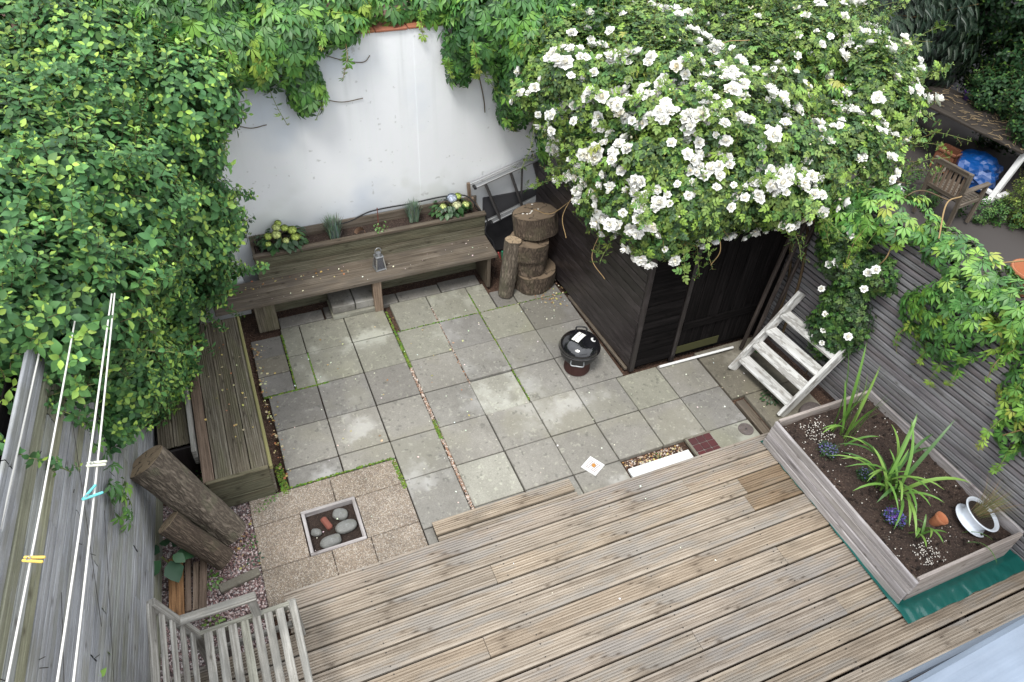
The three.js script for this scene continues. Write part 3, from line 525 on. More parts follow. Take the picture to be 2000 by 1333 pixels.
// ------------------------------------------------------------------ right planter
const PL = { x0: 2.625, x1: 3.70, z0: 3.10, z1: 4.735, y0: .124, top: .425 };
{
  const t = thing('raised_planter', 'grey boarded raised planter of dark compost beside the batten fence on the deck', 'planter', [0, 0, 0]);
  const zc = (PL.z0 + PL.z1) / 2, L = PL.z1 - PL.z0;
  for (let i = 0; i < 4; i++) obj('side_board', cbox(.024 + (i % 2) * .004, .0735, L - .01 * (i % 2), .005), M.planterR[i % 2], t, [PL.x0 + [.0, -.008, -.018, -.026][3 - i], PL.y0 + .037 + i * .0755, zc + .004 * i]);
  for (let i = 0; i < 2; i++) { obj('end_board', cbox(PL.x1 - PL.x0 - .03, .148, .03, .004), M.planterR[2], t, [(PL.x0 + PL.x1) / 2 + .02, PL.y0 + .075 + i * .151, PL.z1 - .02]); obj('end_board', cbox(PL.x1 - PL.x0 - .03, .148, .03, .004), M.planterR[2], t, [(PL.x0 + PL.x1) / 2 + .02, PL.y0 + .075 + i * .151, PL.z0 + .02]); }
  obj('back_board', cbox(.026, .3, L * .98, .004), M.planterR[1], t, [PL.x1 - .01, PL.y0 + .16, zc], [0, .03, 0]);
  obj('corner_block', cbox(.045, .25, .045, .004), M.bench[0], t, [PL.x0 + .04, PL.y0 + .13, PL.z1 - .06]);
  const g = new THREE.PlaneGeometry(PL.x1 - PL.x0 - .03, L - .05, 60, 90); g.rotateX(-Math.PI / 2); const p = g.attributes.position, uv = g.attributes.uv; for (let i = 0; i < p.count; i++) { const x = p.getX(i), z = p.getZ(i); p.setY(i, .03 * PN.noise(x * 4, 1, z * 4) + .014 * PN.noise(x * 17, 5, z * 17)); uv.setXY(i, x, z); } g.computeVertexNormals(); obj('soil', g, M.soil, t, [(PL.x0 + PL.x1) / 2, .35, zc]);
  const cr = []; for (let i = 0; i < 420; i++) { const s = new THREE.IcosahedronGeometry(rr(.004, .013), 0); cr.push(xf(s, [rr(PL.x0 + .04, PL.x1 - .04), .352 + rr(-.01, .02), rr(PL.z0 + .05, PL.z1 - .05)], [R() * 3, R() * 3, 0])); } tag(obj('soil_crumbs', cr, M.soil, t), null, null, null, 'stuff');
  const pe = []; for (let i = 0; i < 330; i++) { const cl = i < 120 ? [2.93, 3.3, .12] : i < 220 ? [2.93, 4.56, .1] : null; const x = cl ? cl[0] + rr(-1, 1) * cl[2] : rr(PL.x0 + .05, PL.x1 - .05), z = cl ? cl[1] + rr(-1, 1) * cl[2] : rr(PL.z0 + .05, PL.z1 - .05); pe.push(xf(new THREE.IcosahedronGeometry(rr(.0025, .006), 0), [x, .364 + .02 * PN.noise(x * 4, 1, z * 4) + rr(-.005, .012), z], [R() * 3, R() * 3, 0])); } tag(obj('perlite', pe, sm([.72, .68, .62], .9), t), null, null, null, 'stuff');
}
{ // green sheet under the planter
  const xa = 2.555, xb = 3.80, za = 3.08, zb = 4.885, nx = 70, nz = 90, pos = [], idx = [], uv = [];
  for (let j = 0; j <= nz; j++) for (let i = 0; i <= nx; i++) { const u = i / nx, v = j / nz; let x = xa + (xb - xa) * u, z = za + (zb - za) * v; if (i === 0) x += .02 * PN.noise(z * 6, 0, 2); if (j === nz) z += .012 * PN.noise(x * 7, 3, 0) - .05 * (1 - sst(0, .25, u)) * 0; if (i < 4) x += .03 * (1 - i / 4) * sst(.96, .4, v); const inside = x > PL.x0 - .02 && z < PL.z1 + .01 && z > PL.z0; pos.push(x, inside ? .1225 : .128 + .022 * Math.abs(PN.noise(x * 9, z * 3, 7)) + .01 * Math.abs(PN.noise(x * 25, z * 12, 2)), z); uv.push(x, z); }
  for (let j = 0; j < nz; j++) for (let i = 0; i < nx; i++) { const a = j * (nx + 1) + i; idx.push(a, a + nx + 1, a + 1, a + 1, a + nx + 1, a + nx + 2); }
  const g = new THREE.BufferGeometry(); g.setAttribute('position', new THREE.Float32BufferAttribute(pos, 3)); g.setAttribute('uv', new THREE.Float32BufferAttribute(uv, 2)); g.setIndex(idx); g.computeVertexNormals();
  tag(obj('plastic_sheet', g, M.tarp), 'green plastic sheet spread below the grey raised planter', 'plastic sheet');
}
{
  const t = thing('terracotta_pot', 'small orange terracotta pot tilted in the compost of the raised planter', 'plant pot', [3.19, .345, 4.37]); t.rotation.set(.25, 0, -.3);
  obj('pot', new THREE.LatheGeometry([[.0, 0], [.034, 0], [.046, .075], [.052, .076], [.054, .1], [.048, .1], [.044, .075], [.03, .012], [0, .012]].map(p => new THREE.Vector2(...p)), 28), M.terra, t);
}
{
  const t = thing('white_pot', 'white glazed pot with wide foot holding dry grass in the raised planter', 'plant pot', [3.46, .365, 4.47]); t.rotation.set(.22, 0, -.32);
  obj('pot', new THREE.LatheGeometry([[0, 0], [.115, 0], [.14, .012], [.143, .02], [.125, .02], [.1, .03], [.1, .05], [.115, .085], [.14, .115], [.15, .122], [.148, .13], [.13, .126], [.112, .1], [.1, .09], [0, .085]].map(p => new THREE.Vector2(...p)), 44), M.whiteCeramic, t);
  const c = new THREE.CircleGeometry(.122, 30); c.rotateX(-Math.PI / 2); obj('soil', c, M.soil, t, [0, .112, 0]);
}

// ------------------------------------------------------------------ drain things
{
  const t = thing('drain_grate', 'square white drain grate with an orange leaf, set in the paving', 'drain', [1.11, .006, 2.715], .52);
  obj('frame', [xf(cbox(.15, .012, .02, .002), [0, 0, -.065]), xf(cbox(.15, .012, .02, .002), [0, 0, .065]), xf(cbox(.02, .012, .11, .002), [-.065, 0, 0]), xf(cbox(.02, .012, .11, .002), [.065, 0, 0])], M.whitePaint, t);
  for (let i = 0; i < 7; i++) obj('grate_bar', cbox(.008, .01, .11, .002), M.whitePaint, t, [-.048 + i * .016, .0005, 0]);
  obj('cross_bar', cbox(.11, .009, .012, .002), M.whitePaint, t, [0, .001, 0]);
  obj('pit', cbox(.12, .004, .12, .001), sm([.12, .04, .03], .9), t, [0, -.0, 0]).position.y = -.0035;
  const lf = new THREE.SphereGeometry(.022, 10, 6); obj('fallen_leaf', xf(lf, [0, 0, 0], [0, .4, 0], [1, .3, .8]), sm([.45, .2, .04], .8), t, [.005, .011, .005]);
}
{
  const t = thing('tiled_drain_cover', 'drain cover of dark red quarry tiles beside the deck edge', 'drain cover', [2.175, .004, 2.87]);
  obj('frame', [xf(cbox(.27, .03, .02, .002), [0, -.008, -.125]), xf(cbox(.02, .03, .27, .002), [-.13, -.008, 0])], M.slab.s[0], t);
  obj('bed', cbox(.25, .02, .25, .002), M.slab.g[0], t, [0, -.012, 0]);
  for (let j = 0; j < 3; j++) for (let i = 0; i < 3; i++) obj('tile', cbox(.072, .012, .072, .003), sm([.09 + rr(-.015, .02), .03, .032], .45), t, [-.077 + i * .078, .001, -.078 + j * .078], [rr(-.02, .02), 0, rr(-.02, .02)]);
}
tag(obj('marble_slab', cbox(.62, .03, .16, .004), sm([.74, .76, .74], .5), scene, [1.7, -.02, 2.925], [0, .0, 0]), 'white slab lying in the gap between the paving and the deck', 'slab');
{ const t = thing('round_drain_cover', 'round grey drain cap in the paving by the planter corner', 'drain cap', [2.64, .004, 2.84]); obj('cover', new THREE.CylinderGeometry(.07, .072, .012, 36), M.stonePurple, t, [0, 0, 0]); obj('screw', new THREE.CylinderGeometry(.008, .008, .006, 10), M.aluDark, t, [0, .008, 0]); }

// ------------------------------------------------------------------ garden seat at the lower left
{
  const t = thing('slatted_bench', 'weathered grey slatted garden bench seat at the lower left on the deck', 'bench', [0, .12, 0]);
  const z0 = 3.34, z1 = 4.75, zc = (z0 + z1) / 2, L = z1 - z0;
  for (let i = 0; i < 7; i++) obj('seat_slat', cbox(.052, .018, L - .06, .004), pick(M.seat), t, [-2.03 + i * .0735, .43 + .004 * Math.abs(i - 3.5) * .6, zc], [0, 0, rr(-.02, .02)]);
  obj('front_rail', cbox(.045, .06, L, .006), M.seat[2], t, [-1.505, .41, zc]);
  for (const z of [z0 + .012, z1 - .012]) {
    obj('side_rail', cbox(.6, .062, .034, .005), M.seat[3], t, [-1.81, .405, z]); obj('front_leg', cbox(.055, .43, .055, .005), M.seat[0], t, [-1.51, .215, z]);
    beam(t, 'rear_leg', [-2.1, 0, z], [-2.1, .42, z], .055, .05, M.seat[1]); beam(t, 'back_post', [-2.1, .42, z], [-2.235, .93, z], .05, .05, M.seat[1]);
    obj('arm_rest', cbox(.52, .028, .06, .006), M.seat[0], t, [-1.955, .645, z], [0, 0, -.01]); obj('arm_post', cbox(.05, .22, .045, .005), M.seat[1], t, [-1.73, .525, z]);
    obj('cross_rail', cbox(.55, .05, .03, .005), M.seat[1], t, [-1.82, .16, z]);
  }
  for (let i = 0; i < 5; i++) { const k = i / 4, w = i === 4 ? .075 : .05, m = obj('back_slat', cbox(.018, w, L - .05, .004), pick(M.seat), t, [-2.112 - .125 * k, .49 + .43 * k, zc]); m.rotation.z = .26; }
}
// loose timber by the fence foot
[[-2.29, .5, .105, 2, .01, 'orange brown plank leaning at the foot of the left fence'], [-2.205, .42, .04, 1, .03, 'grey brown batten in the pile beside the orange plank'], [-2.155, .38, .04, 0, .02, 'pale batten lying on the timber pile by the left fence'], [-2.1, .5, .05, 1, .05, 'outermost batten of the timber pile by the gravel']].forEach(([x, l, w, m, y, lab], i) => tag(obj('loose_plank', cbox(w, .022, l, .003), M.brownBoard[m], scene, [x, .03 + y, 2.64 + .02 * i], [.05, -.07 - .02 * i, .05]), lab, 'plank'));
tag(obj('kerb_piece', cbox(.3, .04, .07, .006), M.slab.s[0], scene, [-1.86, .0, 2.72], [0, .15, 0]), 'short concrete edging strip in the pink gravel by the logs', 'edging');

// ------------------------------------------------------------------ clothes lines and pegs
{
  const Y = 2.4, line = (xa, za, xb, zb, lab, ya = Y, yb = Y) => tag(obj('clothes_line', tube([[xa, ya, za], [(xa + xb) / 2, (ya + yb) / 2 - .02, (za + zb) / 2], [xb, yb, zb]], rr(.004, .0048), 20, 6), M.rope), lab, 'clothes line', 'clothes lines along the left fence');
  const d = -.105;
  line(-2.01, 2.2, -2.01 + d * 3.2, 5.4, 'white clothes line of the close pair, on the left strand', Y, Y);
  line(-1.995, 2.2, -1.995 - .087 * 3.2, 5.4, 'white clothes line of the close pair, nearest the garden', Y, Y);
  line(-2.185, 2.25, -2.185 + d * 3.2, 5.45, 'single white clothes line, second in from the fence top');
  line(-2.325, 2.2, -2.325 + d * 3.2, 5.4, 'single white clothes line nearest the top of the fence');
  const peg = (x, z, ry, col, lab, open) => { const t = thing('clothes_peg', lab, 'peg', [x, Y - .0, z], ry); const m = sm(col, .5); for (const s of [-1, 1]) obj('peg_arm', xf(cbox(.085, .011, .011, .003), [.018, 0, s * (.008 + open * .018)], [0, -s * open, 0]), m, t); obj('spring', xf(new THREE.TorusGeometry(.008, .002, 6, 14), [0, .006, 0], [Math.PI / 2, 0, 0]), M.greyMetal, t); };
  peg(-2.118, 3.44, -.25, [.6, .62, .5], 'pale cream peg on the close pair of clothes lines', .02);
  peg(-2.14, 3.62, .5, [.12, .5, .52], 'turquoise plastic peg splayed open on the clothes line', .38);
  peg(-2.352, 3.86, -.4, [.7, .5, .1], 'yellow peg clipped on the single clothes line', .04);
}
// house ledge under the camera
{
  const t = thing('window_ledge', 'blurred pale blue grey ledge of the house at the bottom right corner', 'ledge', [1.2, 3.2, 5.99]);
  obj('slab', cbox(3.6, .1, .66, .015), woodMats(30, [.15, .185, .24], [.18, .22, .28], [.21, .25, .315], { crack: .1, knots: 0, contrast: .5 }, [[1, 1, 1]], .5)[0], t, [0, -.05, 0], [0, .035, 0]);
  obj('flashing', cbox(3.6, .03, .02, .004), sm([.15, .18, .22], .5), t, [0, -.115, -.32]);
}
// ------------------------------------------------------------------ plants
const leafMat = (c, rough = .45, tr = 0) => tr ? new THREE.MeshPhysicalMaterial({ color: new THREE.Color().setRGB(...c), roughness: rough, transmission: tr, thickness: 0, side: THREE.DoubleSide }) : new THREE.MeshStandardMaterial({ color: new THREE.Color().setRGB(...c), roughness: rough, side: THREE.DoubleSide });
const instMat = new THREE.MeshStandardMaterial({ color: 0xffffff, roughness: .48, side: THREE.DoubleSide });
// one leaf: base at origin, tip along +z, upper face +y
function leafGeo(L, W, bend = .2, fold = .25, wide = .42, base = .7) {
  const rows = [[0, 0], [.22 * 1, base], [wide + .1, 1], [.8, .55], [1, 0]], pos = [], idx = [];
  rows.forEach(([t, w], i) => { const z = t * L, y = -bend * L * t * t, h = w * W / 2; if (w === 0) pos.push([0, y, z]); else pos.push([-h, y + fold * h, z], [0, y, z], [h, y + fold * h, z]); });
  const T = (a, b, c) => idx.push(a, b, c);
  T(0, 2, 1); T(0, 3, 2);
  for (const o of [1, 4]) { T(o, o + 1, o + 4); T(o, o + 4, o + 3); T(o + 1, o + 2, o + 5); T(o + 1, o + 5, o + 4); }
  T(7, 8, 10); T(8, 9, 10);
  const g = new THREE.BufferGeometry(); g.setAttribute('position', new THREE.Float32BufferAttribute(pos.flat(), 3)); g.setIndex(idx); g.computeVertexNormals(); return g;
}
function tint(g, c) { const n = g.attributes.position.count, a = new Float32Array(n * 3); for (let i = 0; i < n; i++) { a[i * 3] = c[0]; a[i * 3 + 1] = c[1]; a[i * 3 + 2] = c[2]; } g.setAttribute('color', new THREE.BufferAttribute(a, 3)); return g; }
const vcMat = (o = {}) => new THREE.MeshPhysicalMaterial({ vertexColors: true, specularIntensity: .7, roughness: .55, side: THREE.DoubleSide, ...o });
// palmate creeper leaf
function creeperLeaf(s, spread = 1) {
  const gs = []; for (const [a, l] of [[-1.35, .68], [-.65, .92], [0, 1], [.65, .92], [1.35, .68]]) { const g = leafGeo(s * l * .95, s * l * .36, rr(.15, .5), .26, .45, .4); gs.push(xf(g, [Math.sin(a * spread) * s * .1, 0, Math.cos(a * spread) * s * .1], [rr(-.1, .15), a * spread, 0])); }
  return mergeGeometries(gs);
}
// shoot with opposite oval leaves along a stem that rises along +y, young pale leaves at the tip
function shoot(n, L, len, cOld, cYoung, stemC = [.1, .09, .04], wR = .62) {
  const gs = [tint(new THREE.CylinderGeometry(len * .012, len * .02, len, 4, 1, true).translate(0, len / 2, 0), stemC)];
  gs.forEach(g => g.deleteAttribute('uv'));
  for (let i = 0; i < n; i++) { const t = (i + .6) / n, a = i * 2.4 + rr(-.4, .4), s = L * (1 - .55 * t * t) * rr(.8, 1.15), el = -.15 + .95 * t * t + rr(-.25, .25); const g = leafGeo(s, s * wR, rr(.1, .35), .2); xf(g, [0, 0, .003], [-el, 0, 0]); xf(g, [0, t * len, 0], [0, a, 0]); const k = sst(.66, 1, t), j = rr(.65, 1.2); gs.push(tint(g, mix(cOld, cYoung, k).map(x => x * j))); }
  return mergeGeometries(gs.map(g => g.index ? g.toNonIndexed() : g));
}
function pinnate(n, L, c0, c1) { // rose leaf sprigs
  const gs = []; for (let k = 0; k < n; k++) { const az = k * 2.2 + rr(-.4, .4), el = rr(-.1, .5), sub = []; for (const [z, s, a] of [[.35, .75, -1.15], [.35, .75, 1.15], [.65, .85, -1], [.65, .85, 1], [.8, 1, 0]]) sub.push(xf(leafGeo(L * .5 * s, L * .3 * s, .2, .25), [0, -.06 * L * z, z * L * .8], [0, a, 0])); sub.push(leafGeo(L * .85, L * .03, .05, 0)); const g = mergeGeometries(sub); xf(g, [0, 0, 0], [-el, 0, 0]); xf(g, [0, k * L * .22, 0], [0, az, 0]); gs.push(tint(g, mix(c0, c1, k / n).map(x => x * rr(.85, 1.15)))); }
  const st = new THREE.CylinderGeometry(.0012, .002, n * L * .22, 4, 1, true).translate(0, n * L * .11, 0); st.deleteAttribute('uv'); gs.push(tint(st, c0)); return mergeGeometries(gs);
}
const camP = camera.position;
const viewM = new THREE.Matrix4(); camera.updateMatrixWorld(); camera.updateProjectionMatrix(); viewM.multiplyMatrices(camera.projectionMatrix, camera.matrixWorld.clone().invert());
// leaves are only grown where a slightly moved camera could still see them
const nearView = p => { const q = p.clone().applyMatrix4(viewM); return Math.abs(q.x) < 1.35 && Math.abs(q.y) < 1.4; };
// points on the rough skin of a union of ellipsoids, with outward normals
function skin(blobs, n, { rough = .16, freq = 2.2, depth = [1, .93, .84, .7], ok = null, seed = 0, back = -.35, inside = .86, holes = .3 } = {}) {
  const B = blobs.map(b => ({ c: V(b[0], b[1], b[2]), r: V(b[3], b[4], b[5]), a: Math.pow(b[3] * b[4], 1.6) / 3 + Math.pow(b[3] * b[5], 1.6) / 3 + Math.pow(b[4] * b[5], 1.6) / 3 }));
  const tot = B.reduce((s, b) => s + Math.pow(b.a, .625), 0), out = []; let guard = 0;
  while (out.length < n && guard++ < n * 40) {
    let t = R() * tot, k = 0; while (k < B.length - 1 && (t -= Math.pow(B[k].a, .625)) > 0) k++;
    const b = B[k], u = rr(-1, 1), ph = rr(0, 6.2832), s = Math.sqrt(1 - u * u), d = V(s * Math.cos(ph), u, s * Math.sin(ph));
    const nrm = V(d.x / b.r.x, d.y / b.r.y, d.z / b.r.z).normalize(), lay = pick(depth);
    const p0 = V(b.c.x + d.x * b.r.x, b.c.y + d.y * b.r.y, b.c.z + d.z * b.r.z);
    const nz = PN.noise(p0.x * freq + seed, p0.y * freq, p0.z * freq) + .5 * PN.noise(p0.x * freq * 2.3, p0.y * freq * 2.3 + seed, p0.z * freq * 2.3);
    const f = lay * (1 + rough * nz), p = V(b.c.x + d.x * b.r.x * f, b.c.y + d.y * b.r.y * f, b.c.z + d.z * b.r.z * f);
    if (nrm.dot(camP.clone().sub(p).normalize()) < back) continue;
    let hid = false; for (let j = 0; j < B.length; j++) if (j !== k) { const o = B[j], e = V((p.x - o.c.x) / o.r.x, (p.y - o.c.y) / o.r.y, (p.z - o.c.z) / o.r.z).length(); if (e < inside * lay * .9) { hid = true; break; } }
    if (!hid && lay >= .97 && holes && PN.noise(p.x * 4.3 + seed, p.y * 4.3, p.z * 4.3) + .4 * PN.noise(p.x * 9, p.y * 9 + seed, p.z * 9) < -holes) continue;
    if (hid || !nearView(p) || (ok && !ok(p))) continue;
    out.push({ p, n: nrm, f: lay, nz });
  }
  return out;
}
const _q = new THREE.Quaternion(), _m = new THREE.Matrix4();
// leaf whose upper face looks outwards/upwards and whose tip hangs along the surface
function hang(o, jit = .5, upb = .5, down = 1) {
  const n = o.n.clone().add(V(rr(-jit, jit), upb + rr(-jit, jit), rr(-jit, jit))).normalize();
  let f = V(rr(-.8, .8), -down, rr(-.8, .8)); f.addScaledVector(o.n, .35); f.addScaledVector(n, -f.dot(n)).normalize();
  const x = new THREE.Vector3().crossVectors(n, f); return new THREE.Quaternion().setFromRotationMatrix(new THREE.Matrix4().makeBasis(x, n, f));
}
function grow(o, jit = .5, upb = .45) { // shoot axis along outward/up
  const n = o.n.clone().add(V(rr(-jit, jit), upb + rr(-jit, jit), rr(-jit, jit))).normalize();
  return new THREE.Quaternion().setFromUnitVectors(V(0, 1, 0), n).multiply(new THREE.Quaternion().setFromAxisAngle(V(0, 1, 0), R() * 6.28));
}
// put leaves on a plant: the largest in view are meshes of their own, the rest one instanced part
function foliate(parent, name, pts, geos, mats, orient, size, colOf, singles = 300, restMat = null) {
  const items = pts.map(o => ({ o, q: orient(o), s: size(o), c: colOf(o), d: o.p.distanceTo(camP) / size(o) - (o.f > .97 ? 2 : 0) }));
  items.sort((a, b) => a.d - b.d); const pw = V(); parent.getWorldPosition(pw); let k = 0;
  const single = items.filter(it => it.o.f >= .97).slice(0, singles), rest = new Set(single);
  for (const it of single) {
    const m = new THREE.Mesh(geos[k % geos.length], mats.length ? mats[Math.min(mats.length - 1, Math.floor(it.c.k * mats.length))] : mats); k++;
    m.name = name; m.position.copy(it.o.p).sub(pw); m.quaternion.copy(it.q); m.scale.setScalar(it.s); m.castShadow = m.receiveShadow = true; parent.add(m);
  }
  const left = items.filter(it => !rest.has(it)), per = geos.map(() => []); left.forEach((it, i) => per[i % geos.length].push(it));
  per.forEach((l, g) => { if (!l.length) return; const im = new THREE.InstancedMesh(geos[g], restMat || instMat, l.length); im.name = 'foliage'; im.castShadow = im.receiveShadow = true; l.forEach((it, i) => { _m.compose(it.o.p.clone().sub(pw), it.q, V(it.s, it.s, it.s)); im.setMatrixAt(i, _m); im.setColorAt(i, new THREE.Color().setRGB(...it.c.rgb)); }); im.userData.kind = 'stuff'; parent.add(im); });
}
const ramp = (stops, k) => { k = clamp(k) * (stops.length - 1); const i = Math.min(stops.length - 2, Math.floor(k)); return mix(stops[i], stops[i + 1], k - i); };
const matsOf = (stops, n = 6, rough = .48) => Array.from({ length: n }, (_, i) => leafMat(ramp(stops, (i + .5) / n), rough));
const colRamp = (stops, bias = .35, spread = .5, yn = .5) => o => { const k = clamp(bias + spread * (R() - .5) * 1.6 + o.nz * yn * .5); return { k, rgb: ramp(stops, k).map(x => x * rr(.9, 1.1)) }; };
function vine(name, pts, r, parent, mat) { return obj(name, tube(pts, r, pts.length * 6, 5), mat, parent); }
M.stem = sm([.11, .075, .04], .9); M.stemGreen = sm([.16, .2, .05], .7); M.twig = sm([.3, .2, .09], .8);

// --- Virginia creeper
const CREEP = [[.025, .08, .022], [.045, .135, .03], [.075, .2, .04], [.14, .3, .045], [.25, .38, .055], [.29, .28, .06]];
const creeperGeos = [0, 1, 2, 3].map(() => creeperLeaf(1, rr(.85, 1.05))), creeperMats = matsOf(CREEP, 7);
function creeper(name, label, cat, blobs, n, o = {}) {
  const t = thing(name, label, cat, o.at || [blobs[0][0], 0, blobs[0][2]]);
  const pts = skin(blobs, n, { rough: o.rough ?? .22, freq: o.freq ?? 3, seed: o.seed || 1, ok: o.ok, back: o.back ?? -.3, depth: o.depth || [1, 1, .9, .78] });
  const sz = o.size || [.085, .125];
  foliate(t, 'leaf', pts, creeperGeos, creeperMats, q => hang(q, .38, o.up ?? .35, 1), () => rr(...sz), colRamp(CREEP, o.bias ?? .3, .42, .7), o.singles ?? 260);
  if (o.strands) { // loose shoots hanging below the mass
    const src = pts.filter(q => q.f > .97 && q.n.y < .45 && q.n.z > -.2);
    for (let i = 0; i < o.strands && src.length; i++) {
      const a = pick(src), L = rr(.12, .42), P0 = a.p.clone().sub(t.position), dx = rr(-.35, .35) + (o.drift || 0), out = a.n.clone().multiplyScalar(.05);
      const c = new THREE.CatmullRomCurve3([P0.clone().addScaledVector(a.n, -.05), P0.clone().add(out).add(V(dx * L * .4, -L * .35, 0)), P0.clone().add(V(dx * L, -L, .01))]);
      obj('stem', new THREE.TubeGeometry(c, 8, .0026, 4), pick([M.stemGreen, M.twig]), t); const k = 3 + Math.floor(L * 16);
      for (let j = 0; j < k; j++) { const u = (j + .7) / k, m = new THREE.Mesh(pick(creeperGeos), creeperMats[Math.min(6, 2 + Math.floor(u * 3 + R() * 1.5))]); m.name = 'leaf'; m.position.copy(c.getPoint(u)); m.quaternion.copy(hang({ n: a.n }, .5, .25, 1)); m.scale.setScalar(sz[1] * rr(.5, .95) * (1 - .5 * u)); m.castShadow = true; t.add(m); }
    }
  }
  for (const s of o.stems || []) vine('stem', s.map(q => [q[0] - t.position.x, q[1], q[2] - t.position.z]), o.stemR || .006, t, pick([M.stem, M.twig]));
  return t;
}
const offWall = p => p.z > -.54 || p.y > 2.72;
creeper('creeper', 'green five fingered creeper over the wall top, left of the orange coping', 'creeper', [
  [-1.05, 2.66, -.42, .4, .34, .22], [-.55, 2.7, -.46, .38, .26, .2], [-.15, 2.76, -.5, .3, .15, .18], [-1.32, 2.25, -.42, .28, .38, .2], [-.42, 2.3, -.47, .16, .28, .1], [-.75, 2.52, -.45, .3, .2, .14], [-1.42, 1.95, -.38, .18, .3, .18], [-.3, 2.9, -.75, .6, .22, .35], [.35, 2.81, -.75, .7, .17, .17], [.85, 2.84, -.68, .2, .18, .2], [-1.2, 3.0, -.8, .7, .35, .5]
], 3000, { ok: offWall, seed: 3, singles: 150, strands: 34, stems: [[[-.2, 2.5, -.53], [0, 2.42, -.545], [.15, 2.4, -.545], [.2, 2.45, -.545]], [[-.3, 2.12, -.53], [-.1, 2.05, -.545], [.1, 2.06, -.545]], [[-1.1, 2.0, -.53], [-.95, 1.92, -.545], [-.8, 1.93, -.545]]], stemR: .004, size: [.08, .13] });
creeper('creeper', 'green five fingered creeper hanging down the wall between the coping and the rose', 'creeper', [
  [1.42, 2.64, -.37, .5, .38, .22], [1.85, 2.3, -.3, .5, .55, .3], [1.08, 2.5, -.47, .2, .38, .1], [2.1, 1.75, -.25, .35, .6, .26], [1.65, 2.0, -.4, .26, .38, .16], [2.15, 1.2, -.2, .22, .4, .24], [1.3, 2.95, -.8, .7, .22, .4], [2.3, 2.9, -.7, .8, .3, .5]
], 3200, { ok: p => offWall(p) && !(p.x > 1.98 && p.y < 1.95 && p.z > -.1), seed: 8, bias: .2, singles: 150, strands: 34, drift: .4, size: [.08, .13], stems: [[[1.2, 2.3, -.5], [1.3, 1.9, -.52], [1.32, 1.75, -.53]]] });
creeper('creeper', 'mass of creeper and mixed greenery behind the wall along the top edge', 'creeper', [
  [-1.2, 2.95, -1.5, 1.4, .35, .6], [.6, 2.9, -1.6, 1.3, .3, .6], [2.6, 2.7, -1.5, 1.4, .45, .8], [4.2, 2.2, -1.4, 1.2, .6, .8], [5.4, 1.9, -1.2, 1.1, .7, .8]
], 2600, { seed: 12, bias: .34, singles: 80, size: [.09, .13] });
const lumps = (B, n, a, b, ok = null) => { const e = skin(B, n, { rough: .1, depth: [.98], holes: 0, ok }); return B.concat(e.map(o => { const r = rr(a, b); return [o.p.x, o.p.y, o.p.z, r * rr(.8, 1.3), r * rr(.6, 1), r * rr(.8, 1.3)]; })); };
// --- broad leaved hedge on the left
const HED = [[.036, .11, .036], [.065, .175, .055], [.1, .235, .065]], YOU = [.27, .4, .065];
const hedgeGeos = [], hedgeVar = [];
for (const [o, y] of [[HED[0], [.08, .19, .04]], [HED[1], [.15, .29, .05]], [HED[1], YOU], [HED[2], YOU]]) for (let k = 0; k < 2; k++) hedgeGeos.push(shoot(9, .07, .12, o, y));
const hedgeMat = vcMat();
function hedge(name, label, cat, blobs, n, o = {}) {
  const t = thing(name, label, cat, [blobs[0][0], 0, blobs[0][2]]);
  const pts = skin(blobs, n, { rough: o.rough ?? .34, freq: o.freq ?? 1.9, seed: o.seed || 5, ok: o.ok, back: -.3, holes: .2, depth: [1, 1, 1.05, 1.1, .93, .84, .72] });
  foliate(t, 'leafy_shoot', pts, o.geos || hedgeGeos, [hedgeMat], q => grow(q, .45, .4), () => { const a = o.size || [.6, 1.55]; return a[0] + (a[1] - a[0]) * Math.pow(R(), 1.25); }, q => ({ k: 0, rgb: (v => [v, v * rr(.95, 1.05), v])(rr(.75, 1.15) * (1 + .3 * q.nz)) }), o.singles ?? 300, hedgeMat);
  for (const s of o.stems || []) vine('stem', s.map(q => [q[0] - t.position.x, q[1], q[2] - t.position.z]), o.stemR || .012, t, M.stem);
  if (o.canes) canes(t, pts, o.canes, hedgeGeos.slice(2, 5), hedgeMat, [.18, .48], [.5, .95], M.stemGreen, 6, p => p.x < -1.62 || (p.x < -1.4 && p.y > 1.3));
  return t;
}
hedge('hedge_shrub', 'large broad leaved green shrub billowing over the left fence and box bench', 'shrub', lumps([
  [-2.06, 1.98, 0.0, .72, .72, .55], [-2.06, 1.3, .36, .58, .58, .52], [-2.35, 2.15, .9, .72, .6, .8], [-2.5, 2.25, 1.85, .6, .4, .62], [-1.9, 1.05, .1, .4, .48, .4], [-3.1, 2.35, .3, 1.0, .65, 1.1], [-3.3, 2.3, 1.7, .9, .55, .9], [-2.6, 2.6, -.7, 1.1, .55, .8], [-1.95, 2.4, -.2, .55, .5, .45], [-3.2, 2.1, 2.4, .6, .35, .5]
], 34, .16, .34, p => p.x < -1.45), 12500, { canes: 230, ok: p => (p.z > -.5 || p.y > 2.6 || p.x < -2.2), stems: [[[-2.2, .3, .6], [-2.1, 1, .5], [-2, 1.8, .1]], [[-2.25, .3, 1.0], [-2.2, 1.2, 1.0], [-2.5, 2.1, 1.5]]] });
hedge('climbing_shrub', 'lower leafy growth hanging down the left fence behind the box bench', 'shrub', [
  [-2.28, 1.05, 1.2, .2, .5, .5], [-2.31, .95, 1.4, .12, .36, .26], [-2.2, .8, .9, .22, .36, .35], [-2.18, .45, .75, .2, .2, .3], [-2.22, 1.55, 1.75, .16, .4, .35], [-2.3, 1.15, 2.05, .09, .25, .18]
], 2600, { seed: 9, size: [.8, 1.25], rough: .3, singles: 200, ok: p => p.x > -2.38 && p.y > .1 && !(p.z > 1.5 && p.y < 1.25) });
